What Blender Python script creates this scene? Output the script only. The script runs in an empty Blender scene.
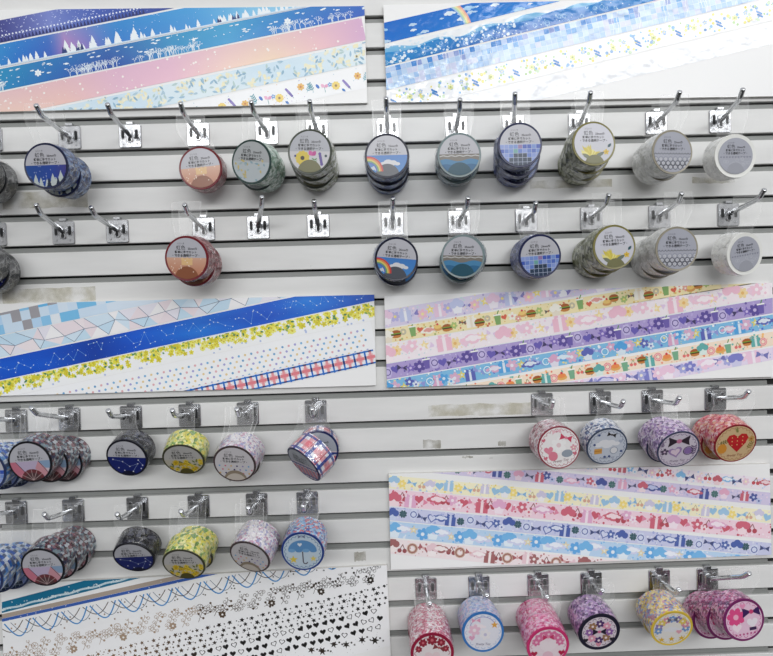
import bpy, math, random
from mathutils import Vector, Matrix, Euler

random.seed(7)
S = bpy.context.scene
COL = S.collection
PI = math.pi

# ------------------------------------------------------------------ camera
W, H, F = 773.0, 656.0, 640.0
Z0 = 1.75                                   # height of slat line 0 above the floor
PITCH = 0.038                               # slat pitch
CZ, CD = Z0 - 0.34589585, 0.78917455
YAW, PIT, ROLL = 0.01361298, -0.04155023, -0.02852684


def basis():
    cy, sy = math.cos(YAW), math.sin(YAW)
    cp, sp = math.cos(PIT), math.sin(PIT)
    f = Vector((sy * cp, cy * cp, sp))
    r = Vector((cy, -sy, 0))
    u = r.cross(f)
    c, s = math.cos(ROLL), math.sin(ROLL)
    return c * r + s * u, -s * r + c * u, f


CR, CU, CF = basis()


def at(px, py, y=0.0):
    """the point at distance -y before the wall that the photograph shows at (px, py)"""
    d = CF + (px - W / 2) / F * CR - (py - H / 2) / F * CU
    t = (CD + y) / d.y
    return Vector((d.x * t, y, CZ + d.z * t))


cam = bpy.data.cameras.new('camera')
camo = bpy.data.objects.new('camera', cam)
COL.objects.link(camo)
cam.sensor_fit = 'HORIZONTAL'
cam.sensor_width = 36.0
cam.lens = 36.0 * F / W
m = Matrix((CR, CU, -CF)).transposed().to_4x4()
m.translation = Vector((0, -CD, CZ))
camo.matrix_world = m
cam.clip_start = 0.02
S.camera = camo
S.view_settings.view_transform = 'Standard'
S.view_settings.look = 'None'
S.view_settings.exposure = 0.14


# ------------------------------------------------------------------ helpers
def lin(c):
    o = []
    for v in c[:3]:
        v = max(0.0, min(1.0, v / 255.0))
        o.append(v / 12.92 if v <= 0.04045 else ((v + 0.055) / 1.055) ** 2.4)
    return tuple(o) + (1.0,)


def mixc(a, b, t):
    return tuple(a[i] + (b[i] - a[i]) * t for i in range(3))


def ramp(stops, t):
    if t <= stops[0][0]:
        return stops[0][1]
    for (t0, c0), (t1, c1) in zip(stops, stops[1:]):
        if t <= t1:
            return mixc(c0, c1, (t - t0) / max(1e-9, t1 - t0))
    return stops[-1][1]


def mesh_of(name, verts, faces, mats=(), fmat=None, smooth=False):
    me = bpy.data.meshes.new(name)
    me.from_pydata([tuple(v) for v in verts], [], faces)
    for mt in mats:
        me.materials.append(mt)
    if fmat:
        me.polygons.foreach_set('material_index', fmat)
    if smooth:
        me.polygons.foreach_set('use_smooth', [True] * len(me.polygons))
    me.update()
    return me


def link(name, data, parent=None, loc=None):
    o = bpy.data.objects.new(name, data)
    COL.objects.link(o)
    if parent is not None:
        o.parent = parent
    if loc is not None:
        o.location = loc
    return o


def thing(name, label, cat, loc, group=None, rot=None):
    o = bpy.data.objects.new(name, None)
    COL.objects.link(o)
    o.empty_display_size = 0.01
    o.location = loc
    if rot is not None:
        o.rotation_euler = rot
    o['label'] = label
    o['category'] = cat
    if group:
        o['group'] = group
    return o


class MB:
    """collects verts and faces of one mesh"""

    def __init__(s):
        s.v, s.f, s.m = [], [], []

    def add(s, vs, fs, mi=0):
        b = len(s.v)
        s.v += [tuple(v) for v in vs]
        s.f += [tuple(b + i for i in f) for f in fs]
        s.m += [mi] * len(fs)

    def box(s, x0, x1, y0, y1, z0, z1, mi=0):
        vs = [(x, y, z) for x in (x0, x1) for y in (y0, y1) for z in (z0, z1)]
        s.add(vs, [(0, 1, 3, 2), (4, 6, 7, 5), (0, 4, 5, 1), (2, 3, 7, 6), (0, 2, 6, 4), (1, 5, 7, 3)], mi)

    def rbox(s, x0, x1, z0, z1, yb, yf, r, bev, mi=0, n=4):
        """slab in the xz plane with rounded corners and a bevelled front (yf is nearer the viewer)"""
        def outline(k):
            pts = []
            for cx, cz, a0 in ((x1 - r, z1 - r, 0), (x0 + r, z1 - r, 90), (x0 + r, z0 + r, 180), (x1 - r, z0 + r, 270)):
                for i in range(n + 1):
                    a = math.radians(a0 + 90 * i / n)
                    pts.append((cx + (r - k) * math.cos(a), cz + (r - k) * math.sin(a)))
            return pts
        rings = [(outline(0), yb), (outline(0), yf + bev), (outline(bev), yf)]
        vs, fs = [], []
        N = len(rings[0][0])
        for pts, y in rings:
            vs += [(x, y, z) for x, z in pts]
        for k in range(2):
            for i in range(N):
                j = (i + 1) % N
                fs.append((k * N + i, k * N + j, (k + 1) * N + j, (k + 1) * N + i))
        fs.append(tuple(2 * N + i for i in range(N)))
        fs.append(tuple(reversed(range(N))))
        s.add(vs, fs, mi)

    def tube(s, path, rad, n=12, mi=0, cap=True):
        pts = [Vector(p) for p in path]
        rads = rad if isinstance(rad, (list, tuple)) else [rad] * len(pts)
        vs, fs = [], []
        up = Vector((1, 0, 0))
        for i, p in enumerate(pts):
            d = (pts[min(i + 1, len(pts) - 1)] - pts[max(i - 1, 0)]).normalized()
            a = (up - d * up.dot(d)).normalized()
            b = d.cross(a)
            for k in range(n):
                t = 2 * PI * k / n
                vs.append(p + rads[i] * (math.cos(t) * a + math.sin(t) * b))
        for i in range(len(pts) - 1):
            for k in range(n):
                j = (k + 1) % n
                fs.append((i * n + k, i * n + j, (i + 1) * n + j, (i + 1) * n + k))
        if cap:
            fs.append(tuple(reversed(range(n))))
            fs.append(tuple((len(pts) - 1) * n + k for k in range(n)))
        s.add(vs, fs, mi)

    def mesh(s, name, mats, smooth=False):
        return mesh_of(name, s.v, s.f, mats, s.m, smooth)


# ------------------------------------------------------------------ materials
def new_mat(name):
    mt = bpy.data.materials.new(name)
    mt.use_nodes = True
    nt = mt.node_tree
    nt.nodes.clear()
    out = nt.nodes.new('ShaderNodeOutputMaterial')
    return mt, nt, out


def principled(nt, out, **kw):
    b = nt.nodes.new('ShaderNodeBsdfPrincipled')
    nt.links.new(b.outputs[0], out.inputs[0])
    for k, v in kw.items():
        b.inputs[k.replace('_', ' ')].default_value = v
    return b


def bump(nt, b, scale, strength, dist=0.001, detail=3.0, coord='Object', stretch=None):
    tc = nt.nodes.new('ShaderNodeTexCoord')
    no = nt.nodes.new('ShaderNodeTexNoise')
    no.inputs['Scale'].default_value = scale
    no.inputs['Detail'].default_value = detail
    if stretch:
        mp = nt.nodes.new('ShaderNodeMapping')
        mp.inputs['Scale'].default_value = stretch
        nt.links.new(tc.outputs[coord], mp.inputs[0])
        nt.links.new(mp.outputs[0], no.inputs['Vector'])
    else:
        nt.links.new(tc.outputs[coord], no.inputs['Vector'])
    bu = nt.nodes.new('ShaderNodeBump')
    bu.inputs['Strength'].default_value = strength
    bu.inputs['Distance'].default_value = dist
    nt.links.new(no.outputs[0], bu.inputs['Height'])
    nt.links.new(bu.outputs[0], b.inputs['Normal'])
    return no


def mat_plain(name, c, rough=0.5, metal=0.0, bmp=None):
    mt, nt, out = new_mat(name)
    b = principled(nt, out, Base_Color=lin(c), Roughness=rough, Metallic=metal)
    if bmp:
        bump(nt, b, *bmp)
    return mt


def mat_slat(name, c0, c1):
    mt, nt, out = new_mat(name)
    b = principled(nt, out, Roughness=0.42)
    no = bump(nt, b, 9.0, 0.06, 0.002, 6.0, 'Object', (1.0, 1.0, 6.0))
    rp = nt.nodes.new('ShaderNodeValToRGB')
    rp.color_ramp.elements[0].position = 0.3
    rp.color_ramp.elements[0].color = lin(c0)
    rp.color_ramp.elements[1].position = 0.7
    rp.color_ramp.elements[1].color = lin(c1)
    nt.links.new(no.outputs[0], rp.inputs[0])
    nt.links.new(rp.outputs[0], b.inputs['Base Color'])
    return mt


def mat_print(name, rough=0.35, bs=0.0, spec=0.5):
    """colour from the mesh's own colour attribute"""
    mt, nt, out = new_mat(name)
    b = principled(nt, out, Roughness=rough)
    b.inputs['Specular IOR Level'].default_value = spec
    at_ = nt.nodes.new('ShaderNodeAttribute')
    at_.attribute_name = 'ink'
    nt.links.new(at_.outputs['Color'], b.inputs['Base Color'])
    if bs:
        bump(nt, b, 60.0, bs, 0.002, 2.0)
    return mt


def mat_clear(name, clear=0.85, rough=0.12, tint=(255, 255, 255), bs=0.0, bscale=90.0):
    mt, nt, out = new_mat(name)
    tr = nt.nodes.new('ShaderNodeBsdfTransparent')
    gl = nt.nodes.new('ShaderNodeBsdfPrincipled')
    gl.inputs['Base Color'].default_value = lin(tint)
    gl.inputs['Roughness'].default_value = rough
    gl.inputs['Specular IOR Level'].default_value = 1.0
    mx = nt.nodes.new('ShaderNodeMixShader')
    mx.inputs[0].default_value = 1.0 - clear
    nt.links.new(tr.outputs[0], mx.inputs[1])
    nt.links.new(gl.outputs[0], mx.inputs[2])
    nt.links.new(mx.outputs[0], out.inputs[0])
    if bs:
        bump(nt, gl, bscale, bs, 0.003, 2.0)
    return mt


def mat_film(name):
    """crinkled cellophane: clear, with glossy creases"""
    mt, nt, out = new_mat(name)
    tc = nt.nodes.new('ShaderNodeTexCoord')
    vo = nt.nodes.new('ShaderNodeTexVoronoi')
    vo.feature = 'DISTANCE_TO_EDGE'
    vo.inputs['Scale'].default_value = 95.0
    no = nt.nodes.new('ShaderNodeTexNoise')
    no.inputs['Scale'].default_value = 70.0
    nt.links.new(tc.outputs['Object'], vo.inputs['Vector'])
    nt.links.new(tc.outputs['Object'], no.inputs['Vector'])
    rp = nt.nodes.new('ShaderNodeValToRGB')
    rp.color_ramp.elements[0].position = 0.0
    rp.color_ramp.elements[0].color = (0.34, 0.34, 0.34, 1)
    rp.color_ramp.elements[1].position = 0.10
    rp.color_ramp.elements[1].color = (0.085, 0.085, 0.085, 1)
    nt.links.new(vo.outputs['Distance'], rp.inputs[0])
    tr = nt.nodes.new('ShaderNodeBsdfTransparent')
    gl = nt.nodes.new('ShaderNodeBsdfGlossy')
    gl.inputs['Roughness'].default_value = 0.16
    bu = nt.nodes.new('ShaderNodeBump')
    bu.inputs['Strength'].default_value = 0.9
    bu.inputs['Distance'].default_value = 0.004
    nt.links.new(no.outputs[0], bu.inputs['Height'])
    nt.links.new(bu.outputs[0], gl.inputs['Normal'])
    mx = nt.nodes.new('ShaderNodeMixShader')
    nt.links.new(rp.outputs[0], mx.inputs[0])
    nt.links.new(tr.outputs[0], mx.inputs[1])
    nt.links.new(gl.outputs[0], mx.inputs[2])
    nt.links.new(mx.outputs[0], out.inputs[0])
    return mt


def mat_band(name, cols, scale=26.0, kind='blot'):
    """the printed side of a tape roll (UV: u round the roll, v across)"""
    mt, nt, out = new_mat(name)
    b = principled(nt, out, Roughness=0.28)
    tc = nt.nodes.new('ShaderNodeTexCoord')
    mp = nt.nodes.new('ShaderNodeMapping')
    nt.links.new(tc.outputs['UV'], mp.inputs[0])
    rp = nt.nodes.new('ShaderNodeValToRGB')
    cr = rp.color_ramp
    cr.interpolation = 'CONSTANT'
    if kind in ('blot', 'tile', 'shard'):
        mp.inputs['Scale'].default_value = (scale, scale / 6.0, 1)
        vo = nt.nodes.new('ShaderNodeTexVoronoi')
        vo.inputs['Scale'].default_value = 1.0
        if kind == 'tile':
            vo.inputs['Randomness'].default_value = 0.0
            vo.distance = 'CHEBYCHEV'
        elif kind == 'blot':
            vo.inputs['Randomness'].default_value = 1.0
        nt.links.new(mp.outputs[0], vo.inputs['Vector'])
        sp = nt.nodes.new('ShaderNodeSeparateColor')
        nt.links.new(vo.outputs['Color'], sp.inputs[0])
        nt.links.new(sp.outputs[0], rp.inputs[0])
    n = len(cols)
    while len(cr.elements) < n:
        cr.elements.new(0.5)
    for i, c in enumerate(cols):
        cr.elements[i].position = i / n
        cr.elements[i].color = lin(c)
    if kind == 'plaid':
        cr.interpolation = 'CONSTANT'
        sx = nt.nodes.new('ShaderNodeSeparateXYZ')
        nt.links.new(tc.outputs['UV'], sx.inputs[0])

        def stripe(sock, freq, lo, hi):
            mu = nt.nodes.new('ShaderNodeMath'); mu.operation = 'MULTIPLY'; mu.inputs[1].default_value = freq
            nt.links.new(sock, mu.inputs[0])
            fr = nt.nodes.new('ShaderNodeMath'); fr.operation = 'FRACT'
            nt.links.new(mu.outputs[0], fr.inputs[0])
            su = nt.nodes.new('ShaderNodeMath'); su.operation = 'SUBTRACT'; su.inputs[1].default_value = (lo + hi) / 2
            nt.links.new(fr.outputs[0], su.inputs[0])
            ab = nt.nodes.new('ShaderNodeMath'); ab.operation = 'ABSOLUTE'
            nt.links.new(su.outputs[0], ab.inputs[0])
            le = nt.nodes.new('ShaderNodeMath'); le.operation = 'LESS_THAN'; le.inputs[1].default_value = (hi - lo) / 2
            nt.links.new(ab.outputs[0], le.inputs[0])
            return le.outputs[0]
        last = None
        base = lin(cols[0])
        for sock, fq, lo, hi, ci, fac in ((sx.outputs[0], 8, .36, .68, 1, .62), (sx.outputs[1], 1.0, .34, .66, 1, .62), (sx.outputs[0], 8, .0, .2, 2, .95), (sx.outputs[1], 1.0, .05, .17, 2, .9), (sx.outputs[1], 1.0, .83, .95, 2, .9), (sx.outputs[0], 9, .42, .5, 3, .7)):
            mx = nt.nodes.new('ShaderNodeMix'); mx.data_type = 'RGBA'
            mm = nt.nodes.new('ShaderNodeMath'); mm.operation = 'MULTIPLY'; mm.inputs[1].default_value = fac
            nt.links.new(stripe(sock, fq, lo, hi), mm.inputs[0])
            nt.links.new(mm.outputs[0], mx.inputs[0])
            if last is None:
                mx.inputs[6].default_value = base
            else:
                nt.links.new(last, mx.inputs[6])
            mx.inputs[7].default_value = lin(cols[ci])
            last = mx.outputs[2]
        nt.links.new(last, b.inputs['Base Color'])
    else:
        nt.links.new(rp.outputs[0], b.inputs['Base Color'])
    return mt


M_SLAT = mat_slat('slat_paint', (214, 214, 213), (225, 225, 224))
M_GROOVE = mat_plain('groove_strip', (138, 140, 138), 0.4)
M_DARK = mat_plain('shaded_groove', (30, 30, 30), 0.8)  # groove back: the shade under each slat painted in as near black
M_BOARD = mat_plain('white_board', (240, 240, 240), 0.35)
M_EDGE = mat_plain('board_edge', (215, 213, 208), 0.6)
M_CHROME = mat_plain('chrome', (205, 207, 210), 0.13, 1.0, (160.0, 0.04, 0.001))
M_STEEL = mat_plain('zinc_plate', (186, 187, 190), 0.25, 1.0, (120.0, 0.12, 0.001))
M_SLOT = mat_plain('slot_dark', (40, 41, 43), 0.5, 0.5)
M_TAPE = mat_print('tape_print', 0.3, 0.12)
M_GLOSS = mat_print('glossy_tape_print', 0.14, 0.42, 0.45)
M_LABEL = mat_print('label_print', 0.3)
M_TAB = mat_clear('clear_tab', 0.935, 0.15)
M_TABRIM = mat_clear('clear_tab_rim', 0.80, 0.2)
M_FILM = mat_film('cellophane')
M_CORE = mat_plain('core_dark', (60, 55, 50), 0.6)


# ------------------------------------------------------------------ drawing flat prints
EPS = 0.00006


def inside(p, a, b):
    return (b[0] - a[0]) * (p[1] - a[1]) - (b[1] - a[1]) * (p[0] - a[0])


def ccw(poly):
    s = sum(poly[i][0] * poly[(i + 1) % len(poly)][1] - poly[(i + 1) % len(poly)][0] * poly[i][1] for i in range(len(poly)))
    return poly if s > 0 else poly[::-1]


class Ink:
    """flat print: convex polygons with a colour per corner, clipped to convex outlines"""

    def __init__(s, clips, T=None):
        s.clips = [ccw(c) for c in clips]
        s.T = T or (lambda x, y: (x, y))
        s.v, s.f, s.c = [], [], []
        s.n = 0

    def raw(s, pts, layer):
        """pts: (x, y, colour)"""
        P = [(*s.T(p[0], p[1]), p[2]) for p in pts]
        for cl in s.clips:
            n = len(cl)
            for i in range(n):
                a, b = cl[i], cl[(i + 1) % n]
                d = [inside(p, a, b) for p in P]
                if min(d) >= 0:
                    continue
                if max(d) <= 0:
                    return
                Q = []
                for k in range(len(P)):
                    p, q, dp, dq = P[k - 1], P[k], d[k - 1], d[k]
                    if (dp >= 0) != (dq >= 0):
                        t = dp / (dp - dq)
                        Q.append((p[0] + (q[0] - p[0]) * t, p[1] + (q[1] - p[1]) * t, mixc(p[2], q[2], t)))
                    if dq >= 0:
                        Q.append(q)
                P = Q
                if len(P) < 3:
                    return
        b0 = len(s.v)
        s.n += 1
        yy = -layer * EPS - (s.n % 24) * 2.2e-6
        for p in P:
            s.v.append((p[0], yy, p[1]))
            s.c.append(lin(p[2]))
        s.f.append(tuple(range(b0, b0 + len(P))))

    def poly(s, pts, c, layer=1):
        s.raw([(p[0], p[1], c) for p in pts], layer)

    def fan(s, o, pts, c, layer=1):
        for i in range(len(pts)):
            s.poly([o, pts[i], pts[(i + 1) % len(pts)]], c, layer)

    def disc(s, x, y, r, c, layer=1, n=10, ry=None, rot=0.0):
        ry = r if ry is None else ry
        cs, sn = math.cos(rot), math.sin(rot)
        pts = []
        for i in range(n):
            a = 2 * PI * i / n
            u, v = r * math.cos(a), ry * math.sin(a)
            pts.append((x + u * cs - v * sn, y + u * sn + v * cs))
        s.poly(pts, c, layer)

    def ring(s, x, y, r, w, c, layer=1, n=14, a0=0.0, a1=2 * PI):
        for i in range(n):
            a, b = a0 + (a1 - a0) * i / n, a0 + (a1 - a0) * (i + 1) / n
            ca, sa, cb, sb = math.cos(a), math.sin(a), math.cos(b), math.sin(b)
            s.poly([(x + r * ca, y + r * sa), (x + r * cb, y + r * sb), (x + (r - w) * cb, y + (r - w) * sb), (x + (r - w) * ca, y + (r - w) * sa)], c, layer)

    def rect(s, x0, y0, x1, y1, c, layer=1):
        s.poly([(x0, y0), (x1, y0), (x1, y1), (x0, y1)], c, layer)

    def line(s, x0, y0, x1, y1, w, c, layer=1):
        dx, dy = x1 - x0, y1 - y0
        L = math.hypot(dx, dy) or 1e-9
        nx, ny = -dy / L * w / 2, dx / L * w / 2
        s.poly([(x0 + nx, y0 + ny), (x0 - nx, y0 - ny), (x1 - nx, y1 - ny), (x1 + nx, y1 + ny)], c, layer)

    def path(s, pts, w, c, layer=1):
        for a, b in zip(pts, pts[1:]):
            s.line(*a, *b, w, c, layer)

    def star(s, x, y, r, c, layer=1, n=5, q=0.42, rot=PI / 2):
        pts = []
        for i in range(2 * n):
            a = rot + PI * i / n
            k = r if i % 2 == 0 else r * q
            pts.append((x + k * math.cos(a), y + k * math.sin(a)))
        s.fan((x, y), pts, c, layer)

    def heart(s, x, y, r, c, layer=1, rot=0.0, hollow=None):
        def pts(k):
            o = []
            for i in range(16):
                t = 2 * PI * i / 16
                u = 16 * math.sin(t) ** 3 / 16 * k
                v = (13 * math.cos(t) - 5 * math.cos(2 * t) - 2 * math.cos(3 * t) - math.cos(4 * t)) / 16 * k
                o.append((x + u * math.cos(rot) - v * math.sin(rot), y + u * math.sin(rot) + v * math.cos(rot)))
            return o
        s.fan((x, y), pts(r), c, layer)
        if hollow:
            s.fan((x, y), pts(r * 0.72), hollow, layer + 1)

    def flower(s, x, y, r, c, cc, layer=1, n=5, rot=0.3):
        for i in range(n):
            a = rot + 2 * PI * i / n
            s.disc(x + 0.58 * r * math.cos(a), y + 0.58 * r * math.sin(a), 0.45 * r, c, layer, 7, 0.34 * r, a)
        s.disc(x, y, 0.3 * r, cc, layer + 1, 8)

    def leaf(s, x, y, L, w, rot, c, layer=1):
        cs, sn = math.cos(rot), math.sin(rot)
        p = [(0, 0), (L * .35, w / 2), (L * .7, w * .4), (L, 0), (L * .7, -w * .4), (L * .35, -w / 2)]
        s.poly([(x + u * cs - v * sn, y + u * sn + v * cs) for u, v in p], c, layer)

    def sprig(s, x, y, L, rot, c, layer=1, n=4, lw=None):
        cs, sn = math.cos(rot), math.sin(rot)
        lw = lw or L * 0.14
        s.line(x, y, x + L * cs, y + L * sn, L * 0.045, c, layer)
        for i in range(n):
            k = L * (i + 1) / (n + .5)
            for sd in (-1, 1):
                s.leaf(x + k * cs, y + k * sn, L * .34, lw, rot + sd * 0.9, c, layer)

    def bow(s, x, y, r, c, cc, layer=1, rot=0.0):
        for sd in (-1, 1):
            p = [(0, 0), (sd * r, r * .55), (sd * r * .9, 0), (sd * r, -r * .55)]
            q = [(x + u * math.cos(rot) - v * math.sin(rot), y + u * math.sin(rot) + v * math.cos(rot)) for u, v in p]
            s.poly([q[0], q[1], q[2]], c, layer)
            s.poly([q[0], q[2], q[3]], c, layer)
        s.disc(x, y, r * .25, cc, layer + 1, 8)

    def pine(s, x, y, h, c, layer=1):
        for k in range(3):
            b = y + h * k * .25
            w = h * (.34 - .08 * k)
            s.poly([(x - w, b), (x + w, b), (x, b + h * .5)], c, layer)

    def fish(s, x, y, L, c, layer=1, d=1):
        s.disc(x, y, L / 2, c, layer, 8, L * .2)
        s.poly([(x - d * L * .4, y), (x - d * L * .7, y + L * .2), (x - d * L * .7, y - L * .2)], c, layer)

    def coral(s, x, y, h, c, layer=1, depth=4, rot=PI / 2, rng=None):
        if depth == 0:
            return
        x1, y1 = x + h * math.cos(rot), y + h * math.sin(rot)
        s.line(x, y, x1, y1, max(h * .16, 0.00035), c, layer)
        for da in (-.55, .5):
            s.coral(x1, y1, h * .72, c, layer, depth - 1, rot + da + rng.uniform(-.15, .15), rng)

    def cloud(s, x, y, w, c, layer=1):
        for dx, dy, r in ((-.45, 0, .24), (-.15, .1, .32), (.2, .06, .28), (.5, -.02, .2), (0, -.06, .3)):
            s.disc(x + dx * w, y + dy * w, r * w, c, layer, 10, r * w * .62)

    def burger(s, x, y, r, layer=1):
        s.disc(x, y + .25 * r, r, (170, 95, 45), layer, 10, .6 * r)
        s.rect(x - r, y - .2 * r, x + r, y + .2 * r, (90, 50, 30), layer + 1)
        s.rect(x - 1.05 * r, y + .05 * r, x + 1.05 * r, y + .22 * r, (110, 170, 60), layer + 2)
        s.disc(x, y - .35 * r, .95 * r, (200, 130, 65), layer, 10, .4 * r)

    def cup(s, x, y, r, c, layer=1):
        s.poly([(x - .6 * r, y + .7 * r), (x + .6 * r, y + .7 * r), (x + .42 * r, y - r), (x - .42 * r, y - r)], c, layer)
        s.rect(x - .7 * r, y + .6 * r, x + .7 * r, y + .85 * r, (245, 245, 240), layer + 1)
        s.line(x, y + .8 * r, x + .35 * r, y + 1.5 * r, .18 * r, (90, 150, 80), layer)

    def grad(s, x0, y0, x1, y1, fn, nx=60, ny=3, layer=0):
        for i in range(nx):
            for j in range(ny):
                u0, u1, v0, v1 = i / nx, (i + 1) / nx, j / ny, (j + 1) / ny
                q = [(u0, v0), (u1, v0), (u1, v1), (u0, v1)]
                s.raw([(x0 + (x1 - x0) * u, y0 + (y1 - y0) * v, fn(u, v)) for u, v in q], layer)

    def mesh(s, name, mat, off=(0, 0, 0), back=None):
        vs = [(v[0] - off[0], v[1] - off[1], v[2] - off[2]) for v in s.v]
        me = bpy.data.meshes.new(name)
        me.from_pydata(vs, [], s.f)
        ca = me.color_attributes.new('ink', 'FLOAT_COLOR', 'POINT')
        ca.data.foreach_set('color', [k for c in s.c for k in c])
        me.materials.append(mat)
        me.update()
        return me


# ------------------------------------------------------------------ lettering (real glyph outlines, turned into flat faces)
def glyphs(text, shear=0.0, bold=0.0):
    cu = bpy.data.curves.new('lettering', 'FONT')
    cu.body = text
    cu.size = 1.0
    cu.align_x = 'CENTER'
    cu.resolution_u = 2
    cu.shear = shear
    cu.offset = bold
    o = bpy.data.objects.new('lettering', cu)
    COL.objects.link(o)
    dg = bpy.context.evaluated_depsgraph_get()
    dg.update()
    me = o.evaluated_get(dg).to_mesh()
    vs = [(v.co.x, v.co.y) for v in me.vertices]
    fs = [tuple(p.vertices) for p in me.polygons]
    o.evaluated_get(dg).to_mesh_clear()
    bpy.data.objects.remove(o)
    bpy.data.curves.remove(cu)
    return vs, fs


_G = {}


def write(ink, text, cx, cy, width, c, layer, shear=0.0, sy=1.0, bold=0.0):
    """text centred on (cx, cy), scaled to this width"""
    if (text, shear) not in _G:
        _G[(text, shear)] = glyphs(text, shear, bold)
    vs, fs = _G[(text, shear)]
    if not vs:
        return
    x0, x1 = min(v[0] for v in vs), max(v[0] for v in vs)
    y0, y1 = min(v[1] for v in vs), max(v[1] for v in vs)
    k = width / (x1 - x0)
    mx, my = (x0 + x1) / 2, (y0 + y1) / 2
    for f in fs:
        ink.poly([(cx + (vs[i][0] - mx) * k, cy + (vs[i][1] - my) * k * sy) for i in f], c, layer)


# ------------------------------------------------------------------ light and world
def area(name, loc, target, sx, sy, power, color=(1, 1, 1)):
    L = bpy.data.lights.new(name, 'AREA')
    L.shape = 'RECTANGLE'
    L.size, L.size_y = sx, sy
    L.energy = power
    L.color = color
    o = bpy.data.objects.new(name, L)
    COL.objects.link(o)
    o.location = loc
    o.rotation_euler = (Vector(target) - Vector(loc)).to_track_quat('-Z', 'Y').to_euler()
    return o


area('ceiling_light_near', (0.2, -1.0, 2.75), (0.1, 0.0, 1.5), 2.6, 0.25, 3.0, (1.0, 1.0, 1.0))
area('ceiling_light_far', (1.6, -2.9, 2.85), (0.2, 0.0, 1.3), 2.1, 0.5, 29, (0.99, 1.0, 1.0))
area('fill_light_back', (-0.3, -5.2, 2.85), (0.0, 0.0, 1.2), 3.2, 0.6, 75, (0.99, 1.0, 1.0))  # added fill lamp, out of view, to brighten the lower wall
wd = bpy.data.worlds.new('store_light')
S.world = wd
wd.use_nodes = True
nt = wd.node_tree
nt.nodes.clear()
wo = nt.nodes.new('ShaderNodeOutputWorld')
bg = nt.nodes.new('ShaderNodeBackground')
tc = nt.nodes.new('ShaderNodeTexCoord')
sx = nt.nodes.new('ShaderNodeSeparateXYZ')
rp = nt.nodes.new('ShaderNodeValToRGB')
mr = nt.nodes.new('ShaderNodeMapRange')
mr.inputs[1].default_value = -1
mr.inputs[2].default_value = 1
nt.links.new(tc.outputs['Generated'], sx.inputs[0])
nt.links.new(sx.outputs[2], mr.inputs[0])
nt.links.new(mr.outputs[0], rp.inputs[0])
e = rp.color_ramp.elements
e[0].position, e[0].color = 0.28, (0.08, 0.08, 0.08, 1)
e[1].position, e[1].color = 0.63, (0.90, 0.91, 0.93, 1)
for pos, v in ((0.43, 0.20), (0.50, 0.36), (0.56, 0.68)):
    k = e.new(pos)
    k.color = (v, v, v, 1)
bg.inputs['Strength'].default_value = 0.66
nt.links.new(rp.outputs[0], bg.inputs[0])
nt.links.new(bg.outputs[0], wo.inputs[0])

# ------------------------------------------------------------------ the slat wall
GH = 0.0088           # groove height
GD = 0.0042           # groove depth to the strip
XL, XR = -0.475, at(769, 405).x


def slat_wall():
    mb = MB()
    x0, x1 = -0.85, 0.85
    b = 0.0006
    for k in range(-4, 27):
        zb = Z0 - k * PITCH                       # bottom edge of slat k
        zt = zb + PITCH - GH                      # its top edge
        prof = [(0.012, zb), (b, zb), (0, zb + b), (0, zt - b), (b, zt), (0.012, zt)]
        n = len(prof)
        mb.add([(x, y, z) for x in (x0, x1) for y, z in prof], [(i, i + 1, n + i + 1, n + i) for i in range(n - 1)], 0)
        # the grey strip set in the groove below this slat, and the groove back painted shade-dark above it and beyond its ends
        xr = XR + (0.03 if k <= 8 else 0.0)
        zg0, zg1, zs = zb - GH - 0.001, zb + 0.001, zb - GH * 0.30
        pr = [(GD - .0014, zg0), (GD - .0014, zb - GH + .0016), (GD, zb - GH + .0021), (GD, zs), (GD + .003, zs + .0004)]
        n = len(pr)
        mb.add([(x, y, z) for x in (XL, xr) for y, z in pr], [(i, i + 1, n + i + 1, n + i) for i in range(n - 1)], 1)
        mb.add([(x0, 0.0119, zg0), (x1, 0.0119, zg0), (x1, 0.0119, zg1), (x0, 0.0119, zg1)], [(0, 1, 2, 3)], 2)
    me = mb.mesh('wall_back', [M_SLAT, M_GROOVE, M_DARK])
    o = link('wall_back', me)
    o['kind'] = 'structure'
    return o


wall = slat_wall()


def stain(name, rects, c, alpha):
    mt, nt, out = new_mat(name)
    tr = nt.nodes.new('ShaderNodeBsdfTransparent')
    df = nt.nodes.new('ShaderNodeBsdfPrincipled')
    df.inputs['Base Color'].default_value = lin(c)
    df.inputs['Roughness'].default_value = 0.6
    no = nt.nodes.new('ShaderNodeTexNoise')
    no.inputs['Scale'].default_value = 45
    no.inputs['Detail'].default_value = 5
    tcx = nt.nodes.new('ShaderNodeTexCoord')
    nt.links.new(tcx.outputs['Object'], no.inputs['Vector'])
    r = nt.nodes.new('ShaderNodeValToRGB')
    r.color_ramp.elements[0].position = 0.36
    r.color_ramp.elements[0].color = (0, 0, 0, 1)
    r.color_ramp.elements[1].position = 0.62
    r.color_ramp.elements[1].color = (alpha, alpha, alpha, 1)
    nt.links.new(no.outputs[0], r.inputs[0])
    mx = nt.nodes.new('ShaderNodeMixShader')
    nt.links.new(r.outputs[0], mx.inputs[0])
    nt.links.new(tr.outputs[0], mx.inputs[1])
    nt.links.new(df.outputs[0], mx.inputs[2])
    nt.links.new(mx.outputs[0], out.inputs[0])
    mb = MB()
    for (xa, ya, xb, yb) in rects:
        a, d = at(xa, ya), at(xb, yb)
        n = 10
        top, bot = [], []
        for i in range(n + 1):
            x = a.x + (d.x - a.x) * i / n
            top.append((x, -0.00012, a.z + random.uniform(-.0012, .0006)))
            bot.append((x, -0.00012, d.z + random.uniform(-.0006, .0012)))
        mb.add(top + bot, [(i, i + 1, n + 2 + i, n + 1 + i) for i in range(n)])
    o = link('trim_stain', mb.mesh(name, [mt]))
    o.parent = wall
    return o


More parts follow.
